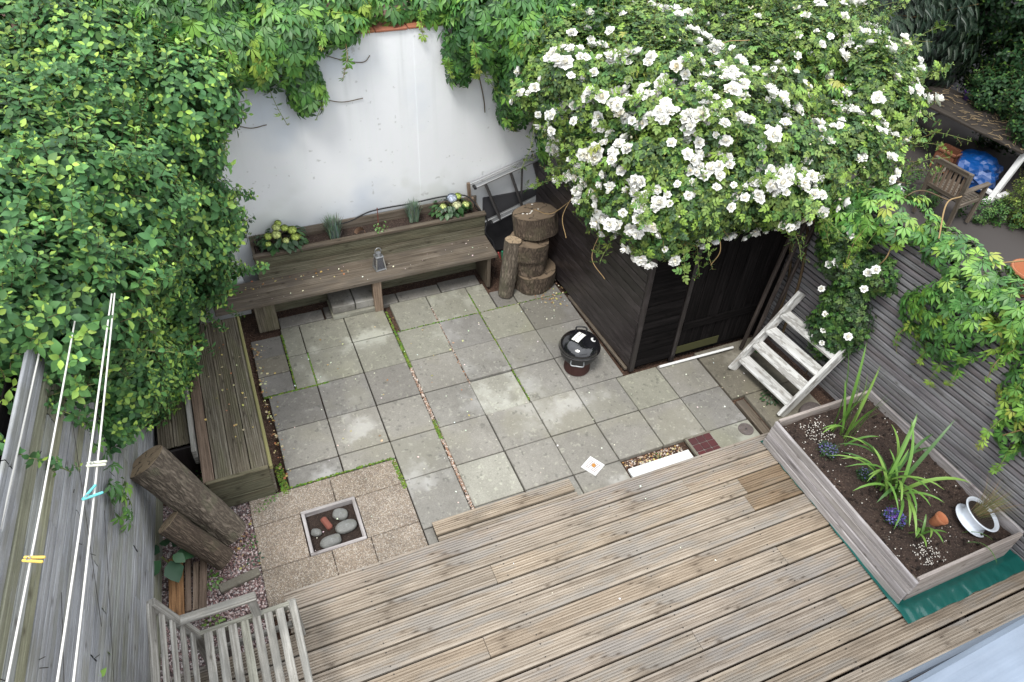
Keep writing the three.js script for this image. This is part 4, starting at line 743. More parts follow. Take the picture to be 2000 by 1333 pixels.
hedge('neighbour_shrub', 'leafy growth showing beyond the left fence at the frame edge', 'shrub', [[-2.95, 1.9, 3.0, .35, .4, .5], [-3.0, 1.2, 3.6, .4, .5, .6]], 1100, { seed: 19, singles: 30, ok: p => p.x < -2.62 });
for (const [pts, lab] of [[[[-1.55, 1.75, -.15], [-1.3, 1.62, -.05], [-1.1, 1.55, .0]], 'leafy shrub sprig reaching out across the white wall, upper of two'], [[[-1.6, 1.0, .1], [-1.35, .92, .2], [-1.12, .95, .25]], 'leafy shrub sprig reaching out over the end of the plank bench, lower of two']]) {
  const t = thing('shrub_sprig', lab, 'sprig', pts[0]); const c = new THREE.CatmullRomCurve3(pts.map(p => V(...p).sub(V(...pts[0])))); obj('stem', new THREE.TubeGeometry(c, 14, .004, 5), M.stemGreen, t);
  for (let i = 0; i < 11; i++) { const p = c.getPoint(i / 10), m = new THREE.Mesh(hedgeGeos[2 + i % 6], hedgeMat); m.name = 'leafy_shoot'; m.position.copy(p); m.quaternion.copy(grow({ n: V(.6, .3, .3) }, .6)); m.scale.setScalar(rr(.7, 1)); m.castShadow = true; t.add(m); }
}
// arching shoots that break the outline of a plant
function canes(t, pts, n, geos, mat, len, sz, stemMat, per = 6, far = null) {
  const src = pts.filter(o => o.f > .97 && (!far || far(o.p))), pw = t.position, im = geos.map(() => []);
  for (let i = 0; i < n; i++) { const o = pick(src), L = rr(...len), a = o.n.clone().add(V(rr(-.5, .5), rr(.1, .6), rr(-.5, .5))).normalize(), b = V(rr(-.4, .4), -rr(.1, .5), rr(-.4, .4)); const P0 = o.p.clone().sub(pw).addScaledVector(a, -.05), P1 = P0.clone().addScaledVector(a, L * .6), P2 = P1.clone().addScaledVector(a, L * .45).addScaledVector(b, L * .35); const c = new THREE.CatmullRomCurve3([P0, P1, P2]); obj('cane', new THREE.TubeGeometry(c, 8, .0028, 4), stemMat, t); for (let k = 0; k < per; k++) { const q = c.getPoint((k + .6) / per); im[(k + i) % geos.length].push([q, grow({ n: a }, .7, .1), rr(...sz)]); } }
  im.forEach((l, g) => { const m = new THREE.InstancedMesh(geos[g], mat, l.length); l.forEach(([q, r, s], i) => { _m.compose(q, r, V(s, s, s)); m.setMatrixAt(i, _m); }); m.name = 'cane_leaves'; m.castShadow = m.receiveShadow = true; m.userData.kind = 'stuff'; t.add(m); });
}
// --- white rose over the shed
const ROSE0 = [.055, .13, .04], ROSE1 = [.12, .23, .055];
const roseGeos = [pinnate(4, .075, ROSE0, ROSE1), pinnate(4, .07, [.02, .055, .022], ROSE0), pinnate(4, .07, [.1, .19, .045], [.25, .35, .07]), pinnate(3, .08, ROSE1, [.17, .27, .055]), shoot(8, .05, .1, [.05, .11, .03], [.2, .27, .05], [.2, .15, .05], .5)];
const roseMat = vcMat({ roughness: .5 });
function blossomGeo(n = 3) { const gs = []; for (let r = 0; r < n; r++) { const c = [7, 6, 4][r], s = [1, .8, .55][r]; for (let i = 0; i < c; i++) { const g = leafGeo(.033 * s, .03 * s, -.25 - r * .3, .5, .5); xf(g, [0, r * .004, .002], [-.15 - r * .45 + rr(-.2, .2), 0, rr(-.25, .25)]); xf(g, [0, 0, 0], [0, i / c * 6.283 + r * .5 + rr(-.2, .2), 0]); gs.push(tint(g, r === 2 ? [.86, .84, .72] : [.88, .88, .85])); } } const b = new THREE.IcosahedronGeometry(.007, 0); b.deleteAttribute('uv'); tint(b, [.75, .6, .25]); b.translate(0, .008, 0); return mergeGeometries([...gs.map(g => g.toNonIndexed()), b]); }
const blossomGeos = [0, 1, 2, 3, 4].map(() => blossomGeo()), blossomMat = vcMat({ roughness: .7 });
const blossomMats = [[1, 1, 1], [1, 1, 1], [1, 1, 1], [1, 1, .98], [1, .99, .95], [.96, .92, .82]].map((c, i) => i < 5 || 1 ? vcMat({ roughness: .7, color: new THREE.Color().setRGB(...c) }) : 0); blossomMats.push(blossomMat, blossomMat, blossomMat);
const budGeo = tint(xf(new THREE.SphereGeometry(.009, 8, 6), [0, .008, 0], [0, 0, 0], [1, 1.25, 1]), [.8, .75, .55]); budGeo.deleteAttribute('uv');
function blooms(t, pts, n, sz, cluster = 2.2) {
  const pw = t.position, put = (p, nrm, s) => { const m = new THREE.Mesh(pick(blossomGeos), pick(blossomMats)); m.name = 'blossom'; m.position.copy(p).sub(pw); m.quaternion.copy(grow({ n: nrm }, .45, .25)); m.scale.setScalar(s); m.castShadow = m.receiveShadow = true; t.add(m); };
  let k = 0; const seeds = pts.filter(o => o.f > .97);
  while (k < n && seeds.length) { const o = pick(seeds), c = 1 + Math.floor(R() * cluster * R() * 1.6), s = rr(...sz); for (let j = 0; j < c && k < n; j++, k++) put(o.p.clone().addScaledVector(o.n, .1).add(j ? V(rr(-.075, .075), rr(-.02, .03), rr(-.075, .075)) : V(0, 0, 0)), o.n, s * rr(.8, 1.1)); }
}
const RB = [
  [2.22, 1.98, 1.25, .52, .46, .7], [2.75, 2.15, 1.35, .75, .5, .75], [2.45, 2.35, .45, .85, .45, .75], [3.45, 2.25, .6, .85, .5, .85], [4.3, 2.1, .9, .75, .5, .75], [4.4, 2.2, .05, .95, .5, .85], [3.3, 2.35, -.35, 1.0, .5, .65],
  [2.08, 1.8, 1.62, .34, .36, .34], [2.5, 1.95, 1.82, .5, .34, .32], [3.1, 2.0, 1.85, .5, .32, .32], [3.65, 2.0, 1.7, .5, .34, .45], [2.05, 1.85, .5, .3, .42, .5], [1.86, 1.68, 1.05, .16, .34, .4], [5.0, 1.95, .35, .55, .5, .6]
];
{
  const t = thing('rose_bush', 'large rambling rose covered in white double blossoms over the shed roof', 'rose', [2.8, 0, .9]);
  const ok = p => !(p.x > 1.98 && p.x < 3.5 && p.z < 1.82 && p.z > -.3 && p.y < 2.06) && p.z > -.9;
  const RL = lumps(RB, 36, .13, .28, p => ok(p) && p.y > 1.6); const pts = skin(RL, 15000, { rough: .36, freq: 1.7, seed: 21, ok, holes: .28, depth: [1, 1, 1.06, 1.12, .94, .86, .74] });
  foliate(t, 'leaf_spray', pts, roseGeos, [roseMat], q => grow(q, .5, .35), () => rr(.85, 1.35), q => ({ k: 0, rgb: (v => [v, v, v])(rr(.75, 1.15) * (1 + .35 * q.nz)) }), 240, roseMat);
  const fl = pts.filter(o => o.f > .97 && (o.p.x < 3.1 && o.p.z > .5 || R() < .42) && PN.noise(o.p.x * 1.3, o.p.y * 1.3, o.p.z * 1.3 + 4) > -.22 && (o.p.z > .0 || R() < .3) && !(o.p.x > 3 && o.p.x < 4.2 && o.p.z < .9 && R() < .6));
  blooms(t, fl, 299, [1.2, 2.1], 3.6); { const im = new THREE.InstancedMesh(blossomGeos[0], blossomMat, 900); for (let i = 0; i < 900; i++) { const o = pick(fl); _m.compose(o.p.clone().addScaledVector(o.n, .09).add(V(rr(-.03, .03), 0, rr(-.03, .03))).sub(t.position), grow(o, .4, .3), V(1, 1, 1).multiplyScalar(rr(.9, 1.7))); im.setMatrixAt(i, _m); } im.name = 'small_blossoms'; im.userData.kind = 'stuff'; t.add(im); }
  const bud = new THREE.InstancedMesh(budGeo, vcMat(), 260), bp = pts.filter(o => o.f > .97); for (let i = 0; i < 260; i++) { const o = pick(bp); _m.compose(o.p.clone().addScaledVector(o.n, .06).sub(t.position), grow(o), V(1, 1, 1).multiplyScalar(rr(.7, 1.2))); bud.setMatrixAt(i, _m); } bud.name = 'buds'; bud.userData.kind = 'stuff'; t.add(bud);
  for (const s of [[[3.3, 2.05, 1.95], [3.32, 1.8, 2.08], [3.42, 1.62, 2.06]], [[2.35, 1.85, 2.0], [2.4, 1.6, 2.12], [2.38, 1.42, 2.08]], [[1.7, 1.5, .8], [1.55, 1.35, .9], [1.5, 1.25, 1.1]], [[1.75, 1.45, 1.3], [1.62, 1.2, 1.4], [1.66, 1.1, 1.6]], [[1.8, 1.3, .6], [1.6, 1.15, .55], [1.45, 1.2, .5]], [[2.9, 2.55, .9], [3.0, 2.75, .8], [3.2, 2.8, .9]]]) vine('tendril', s.map(q => [q[0] - 2.8, q[1], q[2] - .9]), .004, t, M.twig);
  for (const s of [[[3.56, .1, 1.95], [3.55, .9, 1.9], [3.4, 1.8, 1.6]], [[3.6, .1, 2.05], [3.58, 1, 2.0], [3.6, 1.9, 1.7]]]) vine('stem', s.map(q => [q[0] - 2.8, q[1], q[2] - .9]), .014, t, M.stem);
  canes(t, pts, 170, [roseGeos[2], roseGeos[3], roseGeos[4]], roseMat, [.2, .55], [.6, 1.1], M.stemGreen);
}
creeper('creeper', 'yellow green creeper threading through the white rose above the shed', 'creeper', RB.slice(0, 7).map(b => [b[0], b[1] + .03, b[2], b[3], b[4], b[5]]).concat([[3.0, 1.9, 2.0, .3, .25, .22], [1.78, 1.45, 1.1, .14, .25, .3]]), 760, { seed: 30, bias: .62, singles: 200, size: [.055, .085], rough: .3, freq: 1.7, depth: [1.04, 1.06], up: .6, ok: p => p.z > -.6 });
{ // low rose stems on the batten fence
  const t = thing('rose_bush', 'small dark leaved white rose climbing the batten fence behind the steps', 'rose', [3.55, 0, 2.6]);
  const pts = skin([[3.55, .95, 2.62, .1, .34, .26], [3.52, .72, 2.6, .12, .25, .2], [3.52, 1.45, 2.45, .1, .2, .25], [3.56, 1.5, 2.75, .08, .16, .18], [3.5, 1.75, 2.35, .12, .2, .25]], 900, { rough: .3, seed: 40, depth: [1, 1, .8] });
  foliate(t, 'leaf_spray', pts, [roseGeos[0], roseGeos[1]], [roseMat], q => grow(q, .5, .3), () => rr(.6, .95), q => ({ k: 0, rgb: [.7, .75, .7].map(v => v * rr(.8, 1.1)) }), 120, roseMat);
  for (const [x, y, z, s] of [[3.46, 1.12, 2.4, 1.0], [3.44, .95, 2.55, .9], [3.42, .82, 2.62, .85], [3.45, .93, 2.85, 1.2], [3.42, .7, 2.66, .8], [3.42, .68, 2.55, .8], [3.45, 1.45, 2.45, 1.4], [3.43, 1.4, 2.4, 1.2], [3.47, 1.55, 2.75, 1.2], [3.47, 1.62, 2.8, 1.2], [3.47, 1.4, 2.78, 1.1], [3.4, 1.78, 2.5, 1.2]]) { const m = new THREE.Mesh(pick(blossomGeos), blossomMat); m.name = 'blossom'; m.position.set(x - 3.55 - .03, y, z - 2.6); m.quaternion.copy(grow({ n: V(-.6, .4, .4) }, .3)); m.scale.setScalar(s); t.add(m); }
  for (const s of [[[3.58, .05, 2.5], [3.58, .6, 2.55], [3.55, 1.2, 2.6]], [[3.58, .6, 2.55], [3.55, 1.2, 2.5], [3.54, 1.8, 2.4]]]) vine('stem', s.map(q => [q[0] - 3.55, q[1], q[2] - 2.6]), .007, t, M.stem);
}
creeper('creeper', 'bright green creeper trailing along the top of the right batten fence', 'creeper', [
  [3.7, 1.95, 2.55, .3, .17, .4], [3.82, 1.9, 3.2, .22, .16, .45], [3.85, 1.88, 3.85, .22, .16, .45], [3.9, 1.9, 4.6, .24, .2, .5], [3.66, 1.55, 3.45, .12, .42, .36], [3.7, 1.4, 3.2, .08, .2, .2], [3.76, 1.45, 4.35, .1, .45, .18], [3.75, 1.0, 4.2, .06, .16, .12], [3.55, 1.8, 2.3, .25, .22, .3], [3.78, 1.5, 4.05, .08, .3, .12], [3.8, 1.72, 3.92, .1, .22, .16], [3.77, 1.2, 4.15, .07, .25, .12]
], 1350, { seed: 50, strands: 30, bias: .4, size: [.065, .105], depth: [1, 1, .88, .7], singles: 160, rough: .3, stemR: .006, stems: [[[3.84, 1.9, 4.3], [3.7, 1.5, 4.45], [3.68, 1.2, 4.3], [3.7, 1.0, 4.2]], [[3.6, 1.95, 2.7], [3.5, 1.75, 2.8], [3.52, 1.6, 2.75]], [[3.7, 2.0, 3.0], [3.9, 2.15, 2.8], [4.2, 2.1, 2.7]], [[3.9, 2.0, 3.4], [4.1, 2.15, 3.6], [4.3, 2.1, 3.5]], [[3.7, 1.95, 2.5], [4.1, 2.0, 2.4], [4.4, 1.9, 2.5]]] });
creeper('creeper', 'few creeper leaves over the lower part of the left timber fence', 'creeper', [[-2.36, 1.5, 2.35, .04, .14, .2], [-2.34, 1.2, 2.6, .03, .2, .2]], 34, { seed: 60, bias: .35, size: [.07, .1], singles: 40, depth: [1] });

// --- plants in the long planter
function hydrangea(label, x, z, heads, s) {
  const t = thing('hydrangea', label, 'hydrangea', [x, .69, z]);
  for (let i = 0; i < 110; i++) { const a = i * 2.4, r = .03 + .14 * Math.sqrt(R()) * s, y = rr(.04, .165) * s, m = new THREE.Mesh(leafGeoBig[i % 3], pick(hydMats)); m.name = 'leaf'; m.position.set(r * Math.cos(a) * 1.2, y, r * Math.sin(a) * .8); m.rotation.set(rr(.1, .6), Math.PI / 2 - a, 0, 'YXZ'); m.scale.setScalar(rr(.5, .8) * s); m.castShadow = true; t.add(m); }
  obj('stem', [0, 1, 2, 3].map(i => rod([0, -.02, 0], [rr(-.08, .08), .13, rr(-.05, .05)], .005)), M.stemGreen, t);
  for (let [hx, hy, hz, hr, c] of heads) { hx *= .95; hy = hy * 1.0 + .012; hr *= .98; const gs = []; for (let i = 0; i < 54; i++) { const u = 1 - (i + .5) / 54 * 1.35, ph = i * 2.399, q = Math.sqrt(Math.max(0, 1 - u * u)), n = V(q * Math.cos(ph), u, q * Math.sin(ph)); for (let k = 0; k < 4; k++) { const g = leafGeo(.3 * hr, .3 * hr, .1, -.2); xf(g, [0, 0, .02 * hr], [-.25, k * 1.571 + ph, 0]); g.applyQuaternion(new THREE.Quaternion().setFromUnitVectors(V(0, 1, 0), n)); g.translate(n.x * hr, n.y * hr * .8, n.z * hr); gs.push(tint(g, c.map(v => v * (.45 + .8 * ((i * 7 % 10) / 10))))); } } obj('flower_head', gs, vcMat({ roughness: .7 }), t, [hx, hy, hz]); }
}
const leafGeoBig = [leafGeo(.1, .072, .25, .2), leafGeo(.09, .06, .35, .25), leafGeo(.11, .075, .2, .15)], hydMats = [[.02, .055, .018], [.03, .08, .025], [.045, .11, .03]].map(c => leafMat(c, .45));
const YG = [.46, .58, .13], YC = [.58, .66, .24];
hydrangea('hydrangea with lime green flower heads at the left end of the long planter', -.88, -.4, [[-.13, .16, .02, .04, YG], [-.03, .2, -.05, .042, YC], [.05, .19, -.03, .038, YG], [.12, .17, .0, .046, YG], [-.05, .19, .06, .046, YC], [.03, .13, .1, .034, YC], [.13, .13, .07, .042, YG], [.17, .1, .02, .034, YG], [-.15, .1, .06, .034, YG], [.0, .21, -.1, .035, YG]], 1.08);
hydrangea('hydrangea with cream heads and one pale blue head at the right end of the planter', .9, -.42, [[-.1, .13, .04, .038, YC], [-.15, .09, .03, .034, [.6, .62, .28]], [.02, .19, .0, .055, [.5, .56, .68]], [.05, .14, .07, .052, [.6, .62, .36]], [.16, .12, .06, .042, YC], [.1, .18, -.03, .04, YG]], 1.0);
function tuft(name, label, cat, p, n, L, W, spread, cols, base = .03, parent = null, rough = .6) {
  const t = parent || thing(name, label, cat, p), gs = [];
  for (let i = 0; i < n; i++) { const a = R() * 6.283, l = rr(.6, 1) * L, le = rr(.02, spread), g = bladeGeo(l, W, le, 3), b = rr(0, base); xf(g, [0, 0, 0], [0, a, 0]); g.translate(b * Math.sin(a + rr(-1, 1)), 0, b * Math.cos(a)); gs.push(tint(g, pick(cols).map(v => v * rr(.8, 1.2)))); }
  obj('foliage', gs, vcMat({ roughness: rough }), t); return t;
}
// arching blade: rises along +y and leans to +z; lean is the final tilt in radians
function bladeGeo(L, W, lean, n = 8, droop = 0) {
  const pos = [], idx = []; let y = 0, z = 0; const ds = L / n;
  for (let i = 0; i <= n; i++) { const t = i / n, w = W / 2 * (i === n ? .04 : Math.min(1, .55 + t * 1.6) * (1 - Math.pow(t, 3) * .75)), a = lean * (.35 + .75 * t) + droop * t * t; pos.push(-w, y + w * .25, z, 0, y, z, w, y + w * .25, z); y += ds * Math.cos(a); z += ds * Math.sin(a); }
  for (let i = 0; i < n; i++) for (const o of [0, 1]) { const a = i * 3 + o; idx.push(a, a + 1, a + 3, a + 1, a + 4, a + 3); }
  const g = new THREE.BufferGeometry(); g.setAttribute('position', new THREE.Float32BufferAttribute(pos, 3)); g.setIndex(idx); g.computeVertexNormals(); return g;
}
const LAV = [[.13, .19, .13], [.2, .27, .19], [.26, .32, .26]];
tuft('lavender', 'bushy grey green lavender in the long planter, left of the pair', 'lavender', [-.36, .69, -.42], 420, .24, .009, .8, LAV, .06);
tuft('lavender', 'bushy grey green lavender in the long planter beside the right hydrangea', 'lavender', [.49, .69, -.44], 380, .24, .009, .7, LAV, .05);
{
  const t = thing('seedling', 'spindly plant with a red stem in the middle of the long planter', 'plant', [.1, .69, -.34]); obj('stem', rod([0, 0, -.05], [.01, .24, -.09], .005), sm([.16, .04, .03], .8), t);
  for (let i = 0; i < 26; i++) { const m = new THREE.Mesh(leafGeoBig[i % 3], leafMat([.1, .2, .05])); m.name = 'leaf'; m.position.set(rr(-.06, .06), rr(.02, .12), rr(-.02, .07)); m.rotation.set(rr(0, .8), R() * 6, 0, 'YXZ'); m.scale.setScalar(rr(.22, .42)); t.add(m); }
  const s = thing('pot_shard', 'broken brown flower pot piece in the middle of the long planter', 'pot', [-.1, .71, -.36]); s.rotation.set(.3, .4, .5); obj('shard', new THREE.CylinderGeometry(.055, .045, .07, 20, 1, true, 0, 4), new THREE.MeshStandardMaterial({ color: new THREE.Color().setRGB(.28, .17, .11), roughness: .95, side: THREE.DoubleSide }), s);
}
// --- plants in the raised planter
const CRO = [[.08, .18, .03], [.12, .25, .045], [.17, .29, .06], [.05, .12, .028]].map(c => leafMat(c, .42));
function clump(label, x, z, list) {
  const t = thing('strappy_plant', label, 'plant', [x, .355, z]);
  for (const [az, L, lean, droop, W, m] of list) { const g = bladeGeo(L * rr(1.2, 1.6), W * 1.1, lean * 1.15 + rr(-.1, .1), 9, droop * 1.25); const o = obj('leaf', g, CRO[m], t, [rr(-.07, .07), 0, rr(-.09, .09)]); o.rotation.set(rr(-.08, .08), az + rr(-.15, .15), rr(-.2, .2), 'YXZ'); }
}
{
  const l = []; for (let i = 0; i < 15; i++) l.push([rr(-1, 1) + (R() < .5 ? 0 : 3.1), rr(.34, .62), rr(.05, .3), rr(0, .3), rr(.016, .026), i % 3]); l.push([-1.6, .3, 1.0, 1.0, .024, 2], [-1.9, .26, 1.1, 1.0, .022, 1], [-1.2, .24, .9, .9, .02, 2], [1.2, .2, .9, .8, .02, 0]);
  clump('tall upright clump of strap leaves at the far end of the raised planter', 3.13, 3.42, l);
  const b = []; for (const [a, L, le, dr] of [[-1.9, .52, .85, .9], [-1.6, .5, .8, .9], [-1.35, .42, .9, .9], [-2.2, .5, .95, .8], [-1.1, .5, 1.0, .6], [-.7, .48, .95, .8], [-.9, .55, 1.1, .5], [-.4, .4, .8, .9], [.1, .36, .7, .9], [2.3, .5, .6, .3], [2.0, .58, .65, .15], [2.6, .42, .7, .5], [1.4, .4, .9, .8], [1.0, .42, .8, .9], [.6, .4, .7, .9], [3.0, .4, .6, .7], [-2.7, .42, .6, .9], [-2.4, .4, .9, .9], [1.8, .42, .85, .7], [-1.75, .3, .4, .5], [.3, .3, .3, .6], [-3.0, .32, .4, .5], [2.2, .3, .3, .3]]) b.push([a, L, le, dr, rr(.022, .034), Math.floor(R() * 4) % 4]);
  clump('broad spreading clump of arching strap leaves in the middle of the raised planter', 3.06, 4.0, b.concat(b.slice(0, 6).map(q => [q[0] - .25, q[1] * .9, q[2] * .9, q[3], q[4] * .8, 2])).concat(b.slice(6, 12).map(q => [q[0] + .35, q[1] * .8, q[2] * .9, q[3], q[4] * .8, 1])));
  clump('small low clump of strap leaves by the terracotta pot', 3.0, 4.45, [[-1.2, .2, .9, .6, .026, 1], [-.6, .24, 1.0, .5, .028, 2], [-.2, .2, 1.0, .6, .022, 1], [.8, .16, .9, .8, .02, 0], [2.2, .14, .7, .6, .018, 0], [-2.2, .14, .7, .8, .02, 3], [-.9, .22, .8, .5, .022, 2]]);
  clump('thin strap leaves lying near the front of the raised planter', 3.3, 4.6, [[-.3, .2, 1.3, .3, .01, 0], [.6, .16, 1.35, .2, .008, 0], [-1.9, .12, 1.3, .3, .008, 3]]);
}
function lobelia(label, x, z, n, s, cols) {
  const t = thing('lobelia', label, 'flowering plant', [x, .36, z]); const gs = []; for (let i = 0; i < 260; i++) { const a = R() * 6.28, r = .085 * s * Math.sqrt(R()), g = leafGeo(.022, .009, .2, .2); xf(g, [r * Math.cos(a), rr(.01, .08) * s, r * Math.sin(a)], [rr(-1, .3), R() * 6.28, 0]); gs.push(tint(g, [.03, .07 * rr(.7, 1.3), .025])); } obj('foliage', gs, vcMat(), t);
  for (let i = 0; i < n; i++) { const a = i * 2.4, r = .08 * s * Math.sqrt((i + .5) / n), f = []; for (let k = 0; k < 5; k++) f.push(xf(leafGeo(.0105 * s, .0075 * s, .1, .1), [0, 0, 0], [-.2, k * 1.257, 0])); const m = obj('flower', f, cols[i % cols.length], t, [r * Math.cos(a), (.075 - r * .35) * s + rr(-.008, .008), r * Math.sin(a)], [rr(-.5, .5), R() * 6, rr(-.5, .5)]); }
}
const LB = [[.08, .05, .3], [.13, .05, .28], [.1, .1, .36], [.16, .14, .4]].map(c => leafMat(c, .7));
lobelia('dusky blue lobelia nearest the left front corner of the raised planter', 2.86, 3.52, 42, 1.0, [leafMat([.1, .1, .2], .7), leafMat([.14, .14, .27], .7), leafMat([.1, .08, .26], .7)]);
lobelia('lobelia half hidden beneath the arching strap leaves', 2.99, 3.83, 26, .8, [leafMat([.1, .1, .24], .7), leafMat([.14, .14, .27], .7)]);
lobelia('bright violet lobelia in front of the terracotta pot', 2.90, 4.24, 75, 1.05, LB);
{ const t = thing('dry_grass', 'tuft of thin dry grass growing in the white pot', 'grass', [3.46, .45, 4.47]); t.rotation.set(.22, 0, -.32); tuft('', '', '', null, 190, .38, .0026, 1.05, [[.2, .17, .08], [.14, .16, .06], [.26, .2, .1], [.3, .24, .13]], .06, t); }

// --- neighbours' garden beyond the right fence, its shade put into darker colours
{
  const g = new THREE.PlaneGeometry(9, 9); g.rotateX(-Math.PI / 2); const uv = g.attributes.uv; for (let i = 0; i < uv.count; i++) uv.setXY(i, uv.getX(i) * 9, uv.getY(i) * 9); struct(obj('neighbour_paving', g, sm([.055, .048, .045], .9), scene, [8.6, -.03, 1.2]));  // dull paving colour includes the shade of this corner
  M.tableTop = M.bench[0].clone(); M.tableTop.color.setRGB(.36, .36, .38); M.tableTop2 = M.bench[0].clone(); M.tableTop2.color.setRGB(.28, .28, .31);  // bench wood darkened further to include the shade here
  const t = thing('trestle_table', 'dark slatted table with white trestle legs in the next garden', 'table', [8.62, 0, -.2], .1);
  for (let i = 0; i < 6; i++) obj('table_slat', cbox(.13, .03, 1.9, .004), [M.tableTop, M.tableTop2][i % 2], t, [-.36 + i * .142, .74, -.1]);
  for (const z of [.8, -.95]) { beam(t, 'leg', [-.46, .04, z], [-.2, .74, z], .07, .06, M.whitePaint); obj('foot', cbox(.5, .06, .08, .01), M.whitePaint, t, [-.35, .03, z]); obj('stretcher', cbox(.06, .05, .4, .006), M.whitePaint, t, [-.42, .1, z - .1]); }
  M.tableTop3 = M.bench[0].clone(); M.tableTop3.color.setRGB(.9, .9, .9);
  const c = thing('garden_chair', 'brown slatted wooden armchair beside the table in the next garden', 'chair', [7.3, 0, .7], .12); c.scale.setScalar(.9);
  for (const z of [-.27, .27]) { beam(c, 'back_post', [-.26, 0, z], [-.34, .92, z], .05, .05, M.bench[0]); obj('front_leg', cbox(.05, .62, .05, .005), M.bench[0], c, [.22, .31, z]); obj('arm_rest', cbox(.6, .03, .07, .006), M.tableTop3, c, [-.04, .63, z]); obj('seat_rail', cbox(.5, .05, .03, .004), M.bench[0], c, [-.03, .39, z]); }
  obj('top_rail', cbox(.04, .08, .52, .006), M.tableTop3, c, [-.335, .88, 0]); obj('bottom_rail', cbox(.04, .06, .52, .006), M.tableTop3, c, [-.3, .5, 0]);
  for (let i = 0; i < 7; i++) obj('back_slat', cbox(.016, .34, .04, .003), M.brownBoard[0], c, [-.318, .69, -.21 + i * .07], [0, 0, .08]);
  for (let i = 0; i < 7; i++) obj('seat_slat', cbox(.055, .02, .52, .003), M.bench[0], c, [-.22 + i * .07, .43, 0]);
  const b = new THREE.IcosahedronGeometry(.29, 5), p = b.attributes.position; for (let i = 0; i < p.count; i++) { const v = V(p.getX(i), p.getY(i), p.getZ(i)), k = 1 + .45 * PN.noise(v.x * 4, v.y * 4, v.z * 4) + .3 * Math.abs(PN.noise(v.x * 14, v.y * 14, v.z * 14)); p.setXYZ(i, v.x * k, v.y * k * .72, v.z * k); } b.computeVertexNormals();
  tag(obj('plastic_bag', b, new THREE.MeshPhysicalMaterial({ color: new THREE.Color().setRGB(.003, .055, .22), roughness: .35, clearcoat: .5 }), scene, [8.4, .2, .2]), 'crumpled bright blue plastic bag under the table next door', 'bag');
  M.terraShade = sm([.22, .085, .045], .9);  // terracotta colour lowered to hold the shade by the table
  const tr = thing('plant_trough', 'orange terracotta trough under the far end of the table next door', 'planter', [8.3, 0, -.25], .2); tr.scale.set(.8, .85, .7); obj('side', [xf(cbox(.26, .26, .02, .004), [0, .22, .2]), xf(cbox(.26, .26, .02, .004), [0, .22, -.2]), xf(cbox(.02, .26, .42, .004), [-.12, .22, 0]), xf(cbox(.02, .26, .42, .004), [.12, .22, 0])], M.terraShade, tr); obj('rim', [xf(cbox(.3, .04, .03, .006), [0, .35, .21]), xf(cbox(.3, .04, .03, .006), [0, .35, -.21]), xf(cbox(.03, .04, .45, .006), [-.135, .35, 0]), xf(cbox(.03, .04, .45, .006), [.135, .35, 0])], M.terraShade, tr); obj('base', cbox(.26, .1, .4, .004), M.terra, tr, [0, .06, 0]);
  const pp = thing('purple_pot', 'small dark purple pot standing on the table next door', 'plant pot', [8.85, .755, -.75]); pp.scale.setScalar(.75); obj('pot', new THREE.LatheGeometry([[0, 0], [.06, 0], [.085, .14], [.095, .14], [.095, .165], [.08, .165], [.06, .02], [0, .02]].map(q => new THREE.Vector2(...q)), 24), sm([.07, .03, .16], .5), pp);
  const tp = thing('terracotta_pot', 'terracotta pot on the ground behind the creeper covered fence', 'plant pot', [6.95, 0, 2.2]); obj('pot', new THREE.LatheGeometry([[0, 0], [.13, 0], [.19, .24], [.21, .24], [.21, .3], [.18, .3], [.14, .03], [0, .03]].map(q => new THREE.Vector2(...q)), 28), M.terra, tp);
  { const st = []; for (let i = 0; i < 170; i++) { const x = 8.62 + rr(-.4, .4), z = -.22 + rr(-.9, .9); st.push(rod([x, .775 + rr(0, .012), z], [x + rr(-.09, .09), .775 + rr(0, .02), z + rr(-.09, .09)], .0035, 4)); } tag(obj('straw', st, sm([.3, .22, .12], .9)), 'loose straw scattered over the table next door', 'straw', null, 'stuff'); }
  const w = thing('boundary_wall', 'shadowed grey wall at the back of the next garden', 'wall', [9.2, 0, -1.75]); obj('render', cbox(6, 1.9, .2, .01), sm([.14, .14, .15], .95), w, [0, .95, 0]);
}
hedge('ivy_wall', 'tall dark ivy covering the boundary at the right edge of the next garden', 'ivy', [[9.9, 1.4, -.3, .6, 1.3, 1.3], [10.0, 1.4, .9, .6, 1.0, .9], [9.7, 2.2, -1.4, .9, .9, .9], [9.55, .95, -.1, .35, .4, .9]], 4600, { seed: 70, geos: [shoot(8, .085, .14, [.015, .05, .015], [.03, .08, .02]), shoot(8, .09, .15, [.02, .06, .015], [.1, .19, .03]), shoot(7, .085, .13, [.012, .04, .014], [.02, .06, .018])], singles: 120, size: [.9, 1.3] });
hedge('ivy_trail', 'ivy trailing over the near end of the table next door', 'ivy', [[8.75, .95, .55, .35, .22, .3], [9.0, 1.1, .3, .4, .3, .4], [9.1, .9, -.4, .35, .3, .5]], 620, { seed: 71, geos: [shoot(8, .07, .13, [.02, .06, .018], [.08, .17, .03])], singles: 60, size: [.8, 1.2] });
hedge('ground_weeds', 'low weeds growing round the foot of the table leg next door', 'weeds', [[7.85, .04, .85, .3, .1, .2], [7.5, .05, .15, .3, .1, .3], [8.2, .05, 1.05, .3, .12, .2], [6.7, .04, 1.3, .25, .1, .3]], 420, { seed: 72, geos: [shoot(8, .05, .09, [.05, .13, .03], [.12, .22, .04])], singles: 40, size: [.7, 1.1] });
